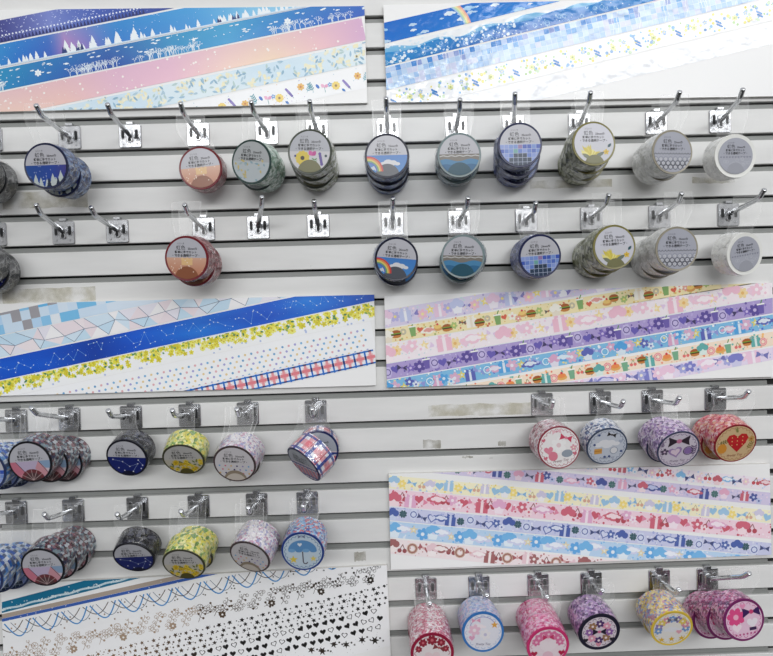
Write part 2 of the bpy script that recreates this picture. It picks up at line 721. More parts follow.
stain('old_glue_marks', [(2, 192, 88, 207), (2, 289, 96, 301), (530, 181, 612, 187), (692, 177, 735, 183), (428, 405, 531, 414)], (186, 178, 146), 0.42)
stain('scuffs', [(423, 440, 441, 448), (255, 499, 268, 506), (354, 552, 366, 561), (229, 475, 236, 481), (498, 441, 506, 446), (462, 456, 473, 458), (310, 265, 314, 270), (489, 457, 493, 459), (700, 625, 710, 628)], (140, 134, 112), 0.55)


# ------------------------------------------------------------------ display panels with printed tape strips
BT = 0.005


def panel(label, corners, board_extra=0.0):
    """corners: pixel TL, TR, BR, BL of the board"""
    P = [at(*c) for c in corners]
    base = (P[2] + P[3]) / 2
    root = thing('tape_sample_board', label, 'sample board', base, 'tape sample boards on the slat wall')
    poly = [(p.x, p.z) for p in P]
    mb = MB()
    n = 4
    fr = [(p[0] - base.x, -BT - base.y, p[1] - base.z) for p in poly]
    bk = [(p[0] - base.x, -0.0004 - base.y, p[1] - base.z) for p in poly]
    mb.add(fr + bk, [(0, 1, 2, 3)], 0)
    mb.add(fr + bk, [(i, 4 + i, 4 + (i + 1) % 4, (i + 1) % 4) for i in range(4)] + [(7, 6, 5, 4)], 1)
    link('board', mb.mesh('board', [M_BOARD, M_EDGE]), root)
    return root, poly, base


STRIPS = {
    'forest_night': 'dark navy night strip with snow dots',
    'forest_snow': 'blue strip with white pine trees',
    'sea': 'ocean blue strip with white coral and fish',
    'dusk': 'peach and pink strip with white dots',
    'leaves': 'pale blue leafy strip',
    'garden': 'white strip with small coloured flowers',
    'sky': 'blue sky strip with clouds and a rainbow',
    'wave': 'deep blue wave strip with white bubbles',
    'pool': 'pale blue square tile strip',
    'pale': 'white strip with pale yellow and blue flowers',
    'clear_lace': 'nearly clear white strip',
    'checker': 'blue and grey checked strip',
    'mosaic': 'pink and pale blue mosaic strip',
    'constellation': 'bright blue strip with constellations',
    'mimosa': 'yellow blossom strip',
    'dots': 'white strip with coloured dots',
    'plaid': 'blue and red plaid strip',
    'lavender': 'lavender strip with pastel motifs',
    'food': 'pale yellow strip with burgers and cups',
    'pinkwhite': 'white and pink strip',
    'purple': 'purple strip with hearts and bows',
    'blue': 'sky blue strip with bright motifs',
    'cream': 'cream strip with sweets',
    'pinkblue': 'lilac strip with blue bows',
    'cherryrow': 'pale strip with red and blue motifs',
    'lavenderrow': 'lavender strip with clovers',
    'yellowrow': 'pale yellow strip with blue bows',
    'pinkrow': 'pink strip with red hearts',
    'nightrow': 'blue lavender strip with navy motifs',
    'waterrow': 'light blue strip with clouds',
    'brownrow': 'white strip with brown motifs',
    'teal': 'teal strip with white glitter',
    'brownblue': 'grey brown and blue banded strip',
    'garland': 'clear strip with blue and brown garlands',
    'branch': 'clear strip with bronze branches',
    'starfoil': 'clear strip with foil stars',
    'heartfoil': 'clear strip with black foil hearts',
    'snowfoil': 'clear strip with foil snowflakes',
}


def strip(pan, name, ln, draw, mat=None, lift=0.0, plabel=None):
    """ln: ((x0, top0, bottom0), (x1, top1, bottom1)) in pixels on the board's face"""
    root, poly, base = pan
    (x0, t0, b0), (x1, t1, b1) = ln
    A, B, Cc, D = [at(x, y, -BT) for x, y in ((x0, t0), (x1, t1), (x1, b1), (x0, b0))]
    A, B, Cc, D = [(p.x, p.z) for p in (A, B, Cc, D)]
    L = math.hypot(Cc[0] - D[0], Cc[1] - D[1])
    h = (math.hypot(A[0] - D[0], A[1] - D[1]) + math.hypot(B[0] - Cc[0], B[1] - Cc[1])) / 2
    # across-height measured square to the strip
    ux, uy = (Cc[0] - D[0]) / L, (Cc[1] - D[1]) / L
    hn = abs(-(A[0] - D[0]) * uy + (A[1] - D[1]) * ux)

    def T(sx_, ty):
        return (D[0] + ux * sx_ - uy * ty, D[1] + uy * sx_ + ux * ty)
    quad = [A, B, Cc, D]
    ink = Ink([poly, quad], T)
    draw(ink, L, hn)
    me = ink.mesh(name, mat or M_TAPE, (base.x, base.y + BT + 0.0002 + lift, base.z))
    o = link('tape_strip', me, root)
    o['label'] = STRIPS[name]
    return o


def R(seed):
    return random.Random(seed)


def ext(xa, ta, ba, xb, tb, bb, xa2, xb2):
    """extend a strip's two measured stations to other x positions"""
    f = lambda x, a, b: a + (b - a) * (x - xa) / (xb - xa)
    return ((xa2, f(xa2, ta, tb), f(xa2, ba, bb)), (xb2, f(xb2, ta, tb), f(xb2, ba, bb)))


# ---- panel 1 : upper left, night forest / ocean / dusk / leaves / flowers
def d_navy(k, L, h):
    st = [(0, (66, 58, 128)), (.2, (60, 66, 140)), (.35, (120, 135, 205)), (.5, (60, 90, 180)), (.75, (30, 60, 150)), (1, (40, 80, 180))]
    k.grad(0, 0, L, h * 3, lambda u, v: ramp(st, u), 60, 2)
    r = R(1)
    for i in range(900):
        k.disc(r.uniform(0, L * .8), r.uniform(h * .12, h * 2), r.uniform(.0003, .0008), (205, 214, 245), 1, 5)
    for i in range(60):
        k.pine(i * .0042, h * .02, h * .22, (28, 38, 105), 2)
        k.disc(i * .0042 + .002, h * .3, .0011, (232, 238, 250), 2, 7)


def d_forest(k, L, h):
    st = [(0, (45, 130, 190)), (.06, (40, 160, 210)), (.2, (20, 105, 200)), (.26, (45, 90, 190)), (.3, (190, 125, 190)), (.35, (130, 115, 195)), (.42, (25, 120, 205)), (.6, (60, 150, 220)), (.75, (140, 200, 235)), (1, (175, 220, 242))]
    k.grad(0, 0, L, h, lambda u, v: mixc(ramp(st, u), (70, 190, 225), .25 * v), 80, 3)
    r = R(2)
    for i in range(90):
        k.disc(r.uniform(0, L), r.uniform(h * .3, h), r.uniform(.0003, .0006), (225, 240, 250), 1, 5)
    for i in range(90):
        x = r.uniform(.03 * L, L)
        k.pine(x, h * .02, h * r.uniform(.2, .52) * (1.25 if .25 < x / L < .48 else .8), (238, 245, 250), 2)
    for i in range(26):
        x = r.choice([.02, .05, .3, .33, .62, .66, .7, .9]) * L + r.uniform(-.006, .006)
        k.pine(x, h * .02, h * r.uniform(.22, .36), (25, 52, 120), 3)
    k.rect(0, 0, L, h * .07, (215, 230, 244), 4)


def d_ocean(k, L, h):
    st = [(0, (30, 135, 200)), (.12, (25, 145, 195)), (.3, (10, 92, 180)), (.4, (14, 70, 165)), (.55, (30, 140, 200)), (.68, (60, 160, 215)), (.85, (15, 110, 200)), (1, (15, 85, 190))]
    k.grad(0, 0, L, h, lambda u, v: mixc(ramp(st, u), (40, 165, 195), .3 * v), 80, 3)
    r = R(3)
    for i in range(120):
        x = L * (r.choice([.06, .1, .13, .33, .36, .39, .48, .52, .56, .6, .8, .84, .88, .94]) + r.uniform(-.025, .025))
        k.coral(x, 0, h * r.uniform(.09, .19), (228, 238, 246), 1, 4, PI / 2 + r.uniform(-.2, .2), r)
    for i in range(75):
        k.fish(r.uniform(0, L), r.uniform(.3 * h, .9 * h), r.uniform(.0025, .0048), (235, 245, 250), 2, r.choice((-1, 1)))
    for i in range(60):
        k.disc(r.uniform(0, L), r.uniform(.1 * h, .9 * h), r.uniform(.0004, .0009), (220, 238, 248), 2, 6)
    for x in (.235, .82):
        k.flower(x * L, h * .45, .0042, (240, 246, 250), (225, 235, 245), 3, 6)
    k.star(L * .6, h * .5, .0032, (240, 246, 250), 3)


def d_dusk(k, L, h):
    st = [(0, (242, 205, 182)), (.1, (244, 214, 196)), (.3, (240, 198, 190)), (.42, (230, 186, 206)), (.55, (236, 190, 208)), (.68, (246, 212, 198)), (.78, (244, 216, 190)), (.9, (238, 192, 198)), (1, (214, 170, 206))]
    k.grad(0, 0, L, h, lambda u, v: mixc(ramp(st, u), (215, 175, 205), .4 * v), 80, 3)
    r = R(4)
    for i in range(120):
        k.disc(r.uniform(0, L), r.uniform(0, h), r.choice([.0005, .0007, .0014]), (250, 240, 236), 1, 7)


def d_leaves(k, L, h):
    k.grad(0, 0, L, h, lambda u, v: mixc((222, 236, 242), (204, 226, 240), .5 + .5 * math.sin(u * 17 + v)), 40, 2)
    r = R(5)
    for i in range(130):
        x, y = r.uniform(0, L), r.uniform(0, h)
        c = r.choice([(238, 232, 196), (234, 230, 200), (238, 236, 212)])
        for j in range(4):
            k.disc(x + r.uniform(-.003, .003), y + r.uniform(-.003, .003), r.uniform(.0012, .0022), c, 1, 7)
    for i in range(190):
        k.leaf(r.uniform(0, L), r.uniform(0, h), r.uniform(.005, .0085), .0026, r.uniform(0, 6.3), r.choice([(150, 188, 212), (170, 200, 216), (136, 176, 200), (180, 205, 205)]), 2)


def d_garden(k, L, h):
    k.rect(0, -h, L, h, (243, 244, 246), 0)
    r = R(6)
    n = 27
    for i in range(n):
        x = L * (i + .5) / n
        t = i % 5
        y = h * r.uniform(.25, .55)
        if t == 0:
            for j in range(7):
                k.disc(x - .004 + j * .0013 * .7, y + .006 - j * .0015, .0018 - .0001 * abs(j - 3), r.choice([(110, 100, 175), (135, 120, 190)]), 2, 7)
            k.line(x, y, x + .003, y - .006, .0006, (100, 150, 160), 1)
        elif t == 1:
            k.flower(x, y + .004, .0045, (228, 180, 90), (200, 120, 60), 2, 7)
            k.sprig(x + .006, y - .004, .010, 1.0, (120, 175, 190), 1)
        elif t == 2:
            k.sprig(x, y - .005, .011, 1.9, (70, 150, 165), 1, 4)
            k.disc(x + .006, y, .0018, (40, 110, 195), 2, 8, .0032, .5)
        elif t == 3:
            k.leaf(x, y, .006, .004, .5, (225, 160, 195), 2)
            k.leaf(x, y, .006, .004, 2.2, (235, 175, 205), 2)
            k.line(x, y, x, y - .006, .0006, (90, 160, 160), 1)
            k.flower(x + .007, y + .002, .0028, (90, 150, 210), (240, 240, 240), 2)
        else:
            k.flower(x, y + .002, .0052, (238, 210, 110), (150, 120, 70), 2, 9)
            k.leaf(x + .006, y - .003, .006, .003, -.8, (40, 115, 190), 2)
    for i in range(70):
        k.disc(r.uniform(0, L), r.uniform(0, h), .0006, r.choice([(230, 190, 150), (170, 200, 215), (200, 180, 215)]), 1, 6)


P1 = panel('white panel with diagonal navy, ocean blue, pink and leafy tape strips, top left of wall', [(-60, 12.5), (364.5, 8), (367.5, 104), (-60, 114.5)])
strip(P1, 'forest_night', ((-60, 32, 55), (260, -30, -9)), d_navy)
strip(P1, 'forest_snow', ((-60, 56.4, 79.7), (366, -28, -5)), d_forest)
strip(P1, 'sea', ((-60, 81.2, 103.4), (366, -4.4, 15.2)), d_ocean)
strip(P1, 'dusk', ((-60, 105, 130), (366, 16.8, 40)), d_dusk)
strip(P1, 'leaves', ((-60, 132, 153), (366, 41.8, 63.5)), d_leaves)
strip(P1, 'garden', ((60, 130, 153), (366, 64.8, 88)), d_garden)


# ---- panel 2 : upper right, sky / wave / pool tile / pale flowers / clear
def d_sky(k, L, h):
    st = [(0, (20, 112, 205)), (.4, (20, 135, 220)), (.6, (60, 165, 232)), (1, (110, 190, 238))]
    k.grad(0, 0, L, h * 2, lambda u, v: mixc(ramp(st, u), (0, 90, 195), .5 * v), 50, 2)
    r = R(11)
    for i in range(44):
        k.cloud(r.uniform(0, L), r.uniform(0, h * .75), r.uniform(.004, .012), r.choice([(225, 238, 248), (190, 218, 242), (160, 205, 240)]), 1)
    for j, c in enumerate([(238, 170, 160), (245, 205, 160), (245, 235, 175), (190, 225, 190), (165, 200, 235)]):
        k.ring(L * .150 - .02, -.004, .045 - .0017 * j, .0018, c, 3, 18, 0, 1.2)


def d_wave(k, L, h):
    k.rect(0, 0, L, h, (240, 243, 247), 0)
    n = 160
    r = R(12)
    for i in range(n):
        f = lambda u: h * (.72 + .10 * math.sin(u * 61) + .07 * math.sin(u * 23 + 1))
        g = lambda u: h * (.60 + .08 * math.sin(u * 47 + 2))
        u0, u1 = i / n, (i + 1) / n
        a, b = u0 * L, u1 * L
        c0 = ramp([(0, (10, 130, 200)), (.3, (0, 95, 185)), (.6, (10, 130, 205)), (1, (0, 95, 190))], u0)
        k.raw([(a, 0, c0), (b, 0, c0), (b, f(u1), (130, 195, 232)), (a, f(u0), (130, 195, 232))], 1)
        k.raw([(a, 0, c0), (b, 0, c0), (b, g(u1), mixc(c0, (50, 150, 215), .5)), (a, g(u0), mixc(c0, (50, 150, 215), .5))], 2)
    for i in range(160):
        x, y = r.uniform(0, L), r.uniform(h * .02, h * .5)
        if i % 3:
            k.disc(x, y, r.uniform(.0004, .0010), (190, 222, 242), 3, 6)
        else:
            k.ring(x, y, r.uniform(.0012, .003), .0005, (160, 208, 238), 3, 9)
    for i in range(120):
        k.disc(r.uniform(0, L * .3), r.uniform(0, h), r.uniform(.0006, .0022), (225, 238, 248), 4, 6)


def d_pool(k, L, h):
    k.rect(0, 0, L, h, (222, 234, 248), 0)
    r = R(13)
    q = h / 4.0
    n = int(L / q) + 1
    for i in range(n):
        for j in range(4):
            c = r.choice([(175, 205, 240), (190, 215, 244), (160, 196, 238), (200, 222, 246), (185, 208, 242), (205, 212, 240)])
            if j >= 2 and r.random() < .3:
                c = r.choice([(120, 175, 230), (100, 165, 225), (140, 160, 215)])
            if j == 3 and r.random() < .25:
                c = (70, 140, 215)
            k.rect(i * q + .0002, j * q + .0002, (i + 1) * q - .0002, (j + 1) * q - .0002, c, 1)
    for i in range(16):
        x = r.uniform(0, L)
        k.path([(x, 0), (x + .003, h * .3), (x + .002, h * .6), (x + .005, h)], .0005, (238, 244, 252), 2)


def d_pale(k, L, h):
    k.rect(0, 0, L, h, (244, 246, 249), 0)
    r = R(14)
    n = 11
    for i in range(n):
        x = L * (i + .3) / n
        for j in range(6):
            k.leaf(x + .002 * (j // 2) - .0035, h * .62 - .0022 * (j % 2) * 2 - (j // 2) * .0015, .0046, .0026, -1.0 + .3 * (j % 2), (30, 120, 195), 2)
        for j in range(30):
            xx, yy = x + r.uniform(.004, .05), h * r.uniform(.1, .9)
            c = r.choice([(236, 224, 130), (230, 220, 110), (176, 208, 150), (120, 176, 226), (120, 165, 215), (190, 214, 180)])
            k.disc(xx, yy, r.uniform(.0010, .0023), c, 1, 7)
        k.flower(x + .02, h * .5, .0038, (225, 228, 160), (170, 190, 110), 2, 6)
        k.flower(x + .034, h * .62, .0030, (170, 195, 230), (235, 230, 170), 2, 5)


def d_lace(k, L, h):
    k.rect(0, -h * 3, L, h, (240, 242, 246), 0)
    r = R(15)
    for i in range(90):
        x, y = r.uniform(0, L), r.uniform(-h * 2, h)
        k.ring(x, y, r.uniform(.003, .006), .0005, (247, 249, 251), 1, 10)
    for j in range(4):
        k.line(0, -h * j * .8, L, -h * j * .8 - .001, .0008, (250, 251, 252), 2)


P2 = panel('white panel with sky, wave, pool tile and pale flower strips, top right of wall', [(383.3, 6.8), (830, -2.5), (832, 96.5), (386.7, 103.8)])
strip(P2, 'sky', ((384, 22.8, 43.8), (830, -78, -64)), d_sky, M_GLOSS)
strip(P2, 'wave', ((384, 45.5, 66.5), (830, -52, -42)), d_wave, M_GLOSS)
strip(P2, 'pool', ((384, 68, 90.8), (830, -40, -17.5)), d_pool, M_GLOSS)
strip(P2, 'pale', ((384, 92, 114), (830, -16, 6)), d_pale, M_GLOSS)
strip(P2, 'clear_lace', ((384, 115, 137), (830, 7.5, 30)), d_lace, M_GLOSS)


# ---- panel 3 : middle left, checker / mosaic / constellation / mimosa / dots / plaid
def d_checker(k, L, h):
    k.rect(0, 0, L, h * 2, (214, 226, 242), 0)
    r = R(29)
    q = h / 2.2
    for i in range(int(L / q) + 1):
        for j in range(3):
            c = r.choice([(100, 182, 232), (100, 182, 232), (185, 216, 243), (160, 158, 164), (160, 158, 164), (228, 234, 241), (208, 227, 244), (140, 198, 236)])
            if i * q > L * .45:
                c = r.choice([(214, 228, 242), (205, 224, 242), (120, 190, 232)])
            k.rect(i * q, j * q, (i + 1) * q, (j + 1) * q, c, 1)


def d_mosaic(k, L, h):
    k.rect(0, 0, L, h, (226, 222, 230), 0)
    r = R(22)
    n = 26
    top = [L * (i + r.uniform(-.3, .3)) / n for i in range(n + 1)]
    mid = [(L * (i + .5 + r.uniform(-.28, .28)) / n, h * r.uniform(.35, .65)) for i in range(n)]
    bot = [L * (i + r.uniform(-.3, .3)) / n for i in range(n + 1)]
    cs = [(196, 222, 240), (234, 222, 228), (230, 228, 238), (210, 228, 242), (238, 228, 232), (242, 241, 243)]
    for i in range(n):
        t0, t1, b0, b1 = (top[i], h), (top[i + 1], h), (bot[i], 0), (bot[i + 1], 0)
        for tri in ((t0, t1, mid[i]), (b0, b1, mid[i])):
            k.poly(tri, r.choice(cs), 1)
        if i + 1 < n:
            k.poly([mid[i], t1, mid[i + 1]], r.choice(cs), 1)
            k.poly([mid[i], b1, mid[i + 1]], r.choice(cs), 1)
            k.line(*mid[i], *mid[i + 1], .0006, (105, 120, 145), 2)
        k.line(*mid[i], *t0, .0006, (105, 120, 145), 2)
        if i % 2:
            k.line(*mid[i], *b1, .0006, (105, 120, 145), 2)
        else:
            k.line(*mid[i], *b0, .0006, (105, 120, 145), 2)


def d_stars(k, L, h):
    st = [(0, (15, 95, 210)), (.25, (10, 88, 205)), (.36, (6, 60, 160)), (.45, (8, 90, 210)), (.6, (25, 122, 222)), (.75, (12, 88, 205)), (.85, (28, 128, 224)), (1, (12, 80, 192))]
    k.grad(0, 0, L, h, lambda u, v: mixc(ramp(st, u), (8, 62, 175), .35 * math.sin(3 * v + u * 9) ** 2), 70, 3)
    r = R(23)
    for i in range(18):
        x = L * (i + r.uniform(0, .5)) / 18
        pts = [(x, h * r.uniform(.15, .85))]
        for j in range(4):
            pts.append((pts[-1][0] + r.uniform(.003, .009), h * r.uniform(.15, .85)))
        k.path(pts, .00032, (110, 165, 225), 1)
        for p in pts:
            k.disc(*p, .0007, (215, 230, 245), 2, 6)
    for i in range(120):
        k.disc(r.uniform(0, L), r.uniform(0, h), .00035, (150, 195, 235), 1, 5)


def d_mimosa(k, L, h):
    k.rect(0, 0, L, h, (244, 245, 246), 0)
    r = R(24)
    n = int(L / .021)
    for i in range(n):
        x0 = L * (i + .2) / n
        for j in range(16):
            x, y = x0 + r.uniform(-.003, .018), h * (1 - r.random() ** 1.6 * .7)
            k.flower(x, y, r.uniform(.0026, .0042), r.choice([(228, 222, 66), (238, 236, 130), (216, 208, 60), (234, 228, 96)]), (210, 186, 50), 1 + j % 3, 5, r.uniform(0, 1))
        for j in range(6):
            x, y = x0 + r.uniform(-.003, .018), h * (1 - r.random() ** 1.6 * .6)
            k.leaf(x, y, r.uniform(.003, .0055), .0022, r.uniform(0, 6.3), r.choice([(84, 146, 100), (64, 128, 96), (120, 165, 80), (150, 180, 90)]), 5)
    for i in range(30):
        k.disc(r.uniform(0, L), h * r.uniform(.02, .3), .0013, (180, 195, 230), 1, 8)


def d_dots(k, L, h):
    k.rect(0, -h, L, h, (244, 245, 247), 0)
    cs = [(120, 180, 220), (225, 175, 180), (230, 205, 150), (165, 165, 215), (110, 165, 205)]
    n = int(L / .0078)
    for i in range(n):
        for j in range(-2, 4):
            k.disc((i + (.5 if j % 2 else 0)) * .0078, h * .18 + j * .0062, .0015, cs[(i * 2 + j * 3) % 5], 1, 8)


def d_plaid(k, L, h):
    k.rect(0, 0, L, h, (240, 240, 244), 0)
    q = h / 2 * 1.45
    n = int(L / q) + 1
    blue, navy, red = (25, 110, 200), (35, 50, 110), (232, 155, 160)
    for i in range(n):
        k.rect(i * q + q * .32, h * .30, i * q + q * .82, h * .72, (238, 196, 200), 1)
        k.rect(i * q + q * .45, h * .14, i * q + q * .68, h * .86, red, 2)
        k.rect(i * q + q * .2, h * .40, i * q + q * .95, h * .60, (226, 130, 140), 3)
        k.rect(i * q, -h * .1, i * q + q * .15, h * 1.1, blue, 4)
        k.rect(i * q - q * .02, h * .38, i * q + q * .17, h * .62, navy, 5)
    for y in (.04, .86):
        k.rect(0, h * y, L, h * (y + .10), blue, 6)
        for i in range(n):
            k.rect(i * q + q * .4, h * y, i * q + q * .7, h * (y + .10), navy, 7)


P3 = panel('white panel with bright blue constellation and yellow blossom strips, below the empty hooks', [(-60, 305.5), (374.2, 294.6), (376.2, 384.8), (-60, 397)])
strip(P3, 'checker', ((-60, 326, 347.5), (200, 270.5, 293.5)), d_checker)
strip(P3, 'mosaic', ((-60, 348.5, 370), (376, 255, 278)), d_mosaic)
strip(P3, 'constellation', ((-60, 371.5, 393), (376, 279.5, 300.4)), d_stars)
strip(P3, 'mimosa', ((-60, 394, 411), (376, 301.4, 319.5)), d_mimosa)
strip(P3, 'dots', ((-60, 411.5, 440), (376, 320, 348)), d_dots)
strip(P3, 'plaid', ((150, 397.3, 412.9), (376, 348.4, 363.6)), d_plaid)


# ---- panels 4 and 5 : cheerful sticker-print tapes (toys, sweets, hearts, bows, flowers)
def sticker(bg, objs, dots, seed, step=.017, ln=None):
    def draw(k, L, h):
        k.rect(0, 0, L, h, bg, 0)
        r = R(seed)
        for i in range(int(L / .0017)):
            k.disc(r.uniform(0, L), r.uniform(0, h), r.uniform(.0005, .0016), r.choice(dots), 1, 7)
        n = int(L / step)
        for i in range(n * 2):
            x = (i + .5 + r.uniform(-.12, .12)) * step / 2
            y = h * (.5 + r.uniform(-.12, .12))
            kind, c1, c2, sz = objs[i % len(objs)]
            c1 = mixc(c1, bg, .16) if c1 else c1
            c2 = mixc(c2, bg, .16) if c2 else c2
            s_ = sz * h
            if kind == 'flower':
                k.flower(x, y, s_, c1, c2, 2, 6, r.uniform(0, 1))
            elif kind == 'heart':
                k.heart(x, y, s_, c1, 2, r.uniform(-.3, .3), c2)
            elif kind == 'bow':
                k.bow(x, y, s_, c1, c2, 2, r.uniform(-.4, .4))
            elif kind == 'puff':
                t = i % 4
                if t == 0:                       # cup cake
                    k.poly([(x - s_ * .75, y), (x + s_ * .75, y), (x + s_ * .5, y - s_), (x - s_ * .5, y - s_)], c2, 2)
                    for dx, dy, q in ((-.5, .2, .5), (.5, .2, .5), (0, .5, .55)):
                        k.disc(x + dx * s_, y + dy * s_, q * s_, c1, 3, 9)
                elif t == 1:                     # cloud
                    k.cloud(x, y, s_ * 2.2, c1, 2)
                    k.cloud(x, y + s_ * .1, s_ * 1.4, c2, 3)
                elif t == 2:                     # gift
                    k.rect(x - s_ * .8, y - s_ * .9, x + s_ * .8, y + s_ * .5, c1, 2)
                    k.rect(x - s_ * .18, y - s_ * .9, x + s_ * .18, y + s_ * .5, c2, 3)
                    k.bow(x, y + s_ * .7, s_ * .6, c1, c2, 3)
                else:                            # pair of blossoms
                    k.flower(x - s_ * .4, y + s_ * .2, s_ * .75, c1, c2, 2, 5, r.uniform(0, 1))
                    k.flower(x + s_ * .55, y - s_ * .35, s_ * .55, c2, c1, 3, 5, r.uniform(0, 1))
            elif kind == 'star':
                k.star(x, y, s_, c1, 2)
                k.disc(x, y, s_ * .25, c2, 3, 7)
            elif kind == 'burger':
                k.burger(x, y, s_, 2)
            elif kind == 'cup':
                k.cup(x, y, s_, c1, 2)
            elif kind == 'gem':
                k.disc(x, y, s_ * .75, c1, 2, 6, s_ * .95)
                k.ring(x, y, s_ * .55, s_ * .15, c2, 3, 8)
            elif kind == 'cake':
                k.disc(x, y - s_ * .3, s_, c1, 2, 10, s_ * .5)
                k.disc(x, y + s_ * .1, s_ * .8, c2, 3, 10, s_ * .45)
                k.disc(x, y + s_ * .6, s_ * .25, (215, 70, 80), 4, 7)
            elif kind == 'donut':
                k.ring(x, y, s_, s_ * .55, c1, 2, 12)
                k.ring(x, y, s_ * .85, s_ * .25, c2, 3, 12)
            elif kind == 'clover':
                for a in range(4):
                    k.heart(x + s_ * .45 * math.cos(a * PI / 2 + .8), y + s_ * .45 * math.sin(a * PI / 2 + .8), s_ * .45, c1, 2, a * PI / 2 + .8 - PI / 2)
            elif kind == 'cherry':
                for sd in (-1, 1):
                    k.disc(x + sd * s_ * .45, y - s_ * .3, s_ * .4, c1, 2, 8)
                    k.line(x + sd * s_ * .45, y - s_ * .1, x, y + s_ * .8, s_ * .12, c2, 2)
    return draw


P4 = panel('white panel of cartoon-bright food, heart and bow tapes, middle right of wall', [(384.2, 296.2), (769.8, 282.8), (771.2, 376.2), (387, 387)])
lav = sticker((220, 212, 236), [('puff', (236, 200, 222), (246, 240, 246), .42), ('flower', (180, 175, 225), (245, 225, 130), .3), ('puff', (190, 200, 235), (244, 246, 250), .42), ('bow', (120, 115, 190), (200, 195, 230), .36), ('flower', (242, 190, 205), (250, 235, 150), .3), ('star', (246, 226, 110), (250, 245, 200), .28)], [(245, 225, 235), (200, 225, 225), (240, 230, 170), (180, 170, 215)], 31, .022)
food = sticker((244, 230, 182), [('puff', (246, 244, 240), (235, 226, 214), .45), ('burger', 0, 0, .36), ('donut', (170, 165, 150), (205, 200, 180), .22), ('cup', (110, 160, 90), 0, .4), ('heart', (215, 80, 60), None, .22), ('puff', (246, 244, 240), (225, 150, 150), .42), ('cake', (215, 150, 80), (240, 200, 110), .34), ('burger', 0, 0, .34), ('flower', (160, 190, 110), (240, 220, 120), .26), ('bow', (80, 75, 75), (150, 60, 60), .26)], [(225, 190, 100), (180, 190, 120), (215, 120, 90), (235, 205, 130)], 32, .021)
pinkw = sticker((245, 236, 241), [('puff', (240, 185, 205), (248, 235, 240), .5), ('flower', (245, 215, 150), (235, 180, 90), .3), ('heart', (238, 200, 220), None, .3), ('puff', (242, 196, 214), (250, 240, 244), .46), ('star', (245, 220, 150), (250, 240, 200), .3), ('bow', (225, 200, 230), (245, 235, 245), .3)], [(240, 210, 225), (210, 225, 230), (245, 225, 190), (250, 245, 247)], 33, .024)
purp = sticker((176, 160, 212), [('gem', (205, 195, 232), (85, 70, 140), .42), ('heart', (95, 85, 175), None, .3), ('bow', (50, 45, 85), (120, 100, 170), .34), ('star', (120, 100, 185), (215, 200, 235), .36), ('flower', (80, 65, 145), (200, 185, 230), .4), ('cup', (100, 85, 165), 0, .36)], [(140, 120, 195), (205, 195, 232), (110, 95, 170), (190, 175, 222)], 34, .02)
blue = sticker((130, 190, 228), [('puff', (80, 160, 222), (235, 240, 245), .46), ('flower', (235, 175, 200), (250, 235, 240), .4), ('star', (245, 215, 90), (240, 240, 220), .32), ('puff', (90, 90, 175), (240, 238, 244), .42), ('bow', (150, 150, 215), (200, 200, 235), .4), ('donut', (90, 175, 225), (240, 245, 250), .3), ('puff', (236, 165, 195), (246, 230, 238), .42)], [(245, 225, 140), (225, 195, 225), (90, 120, 205), (240, 245, 250)], 35, .021)
cream = sticker((246, 226, 205), [('puff', (75, 165, 165), (215, 238, 235), .44), ('donut', (225, 105, 120), (245, 190, 190), .3), ('cake', (225, 165, 80), (235, 130, 60), .38), ('cup', (100, 165, 130), 0, .4), ('cherry', (225, 95, 95), (110, 150, 90), .3), ('burger', 0, 0, .34)], [(235, 130, 100), (245, 190, 120), (120, 190, 180), (240, 160, 140)], 36, .022)
pinkb = sticker((232, 220, 240), [('puff', (110, 115, 195), (205, 205, 235), .46), ('flower', (240, 200, 220), (250, 235, 240), .36), ('puff', (240, 200, 222), (248, 240, 246), .46), ('bow', (100, 105, 175), (170, 170, 215), .36), ('flower', (160, 165, 220), (245, 240, 220), .3)], [(205, 205, 235), (240, 215, 230), (190, 195, 230)], 37, .022)
strip(P4, 'lavender', ((384, 310.2, 328.2), (780, 243, 262)), lav)
strip(P4, 'food', ((384, 329.3, 343.6), (780, 259.5, 279.5)), food)
strip(P4, 'pinkwhite', ((384, 344.6, 363.6), (780, 278.5, 294.8)), pinkw)
strip(P4, 'purple', ((384, 364.5, 380), (780, 295.6, 311.8)), purp)
strip(P4, 'blue', ((384, 381, 396.5), (780, 313.2, 327.2)), blue)
strip(P4, 'cream', ((384, 399, 413), (780, 328.4, 344.2)), cream)
strip(P4, 'pinkblue', ((384, 413, 431), (780, 346, 358.5)), pinkb)

P5 = panel('white panel of pastel hearts and bows tapes, lower right of wall', [(388.5, 472.8), (767.2, 462.8), (769, 553.2), (390.8, 568)])
s0 = sticker((240, 232, 240), [('cherry', (190, 60, 70), (110, 90, 80), .4), ('puff', (190, 80, 95), (240, 210, 215), .42), ('puff', (120, 185, 232), (240, 246, 250), .42), ('bow', (50, 60, 110), (150, 160, 200), .42), ('flower', (235, 200, 215), (250, 240, 200), .32)], [(245, 220, 200), (225, 205, 230), (200, 215, 240)], 41, .024)
s1 = sticker((214, 205, 232), [('puff', (60, 75, 145), (190, 200, 232), .46), ('clover', (60, 105, 100), 0, .36), ('puff', (232, 170, 195), (246, 225, 235), .42), ('bow', (70, 70, 100), (150, 150, 180), .32), ('puff', (200, 90, 105), (246, 225, 228), .42)], [(190, 185, 225), (232, 215, 235)], 42, .026)
s2 = sticker((246, 240, 208), [('puff', (150, 195, 235), (238, 238, 248), .46), ('flower', (246, 220, 120), (250, 235, 190), .34), ('bow', (120, 175, 225), (190, 215, 240), .36), ('cherry', (215, 160, 140), (190, 170, 120), .34), ('puff', (205, 200, 232), (246, 244, 250), .42), ('heart', (140, 190, 232), None, .34)], [(246, 225, 130), (230, 215, 235), (175, 205, 235)], 43, .023)
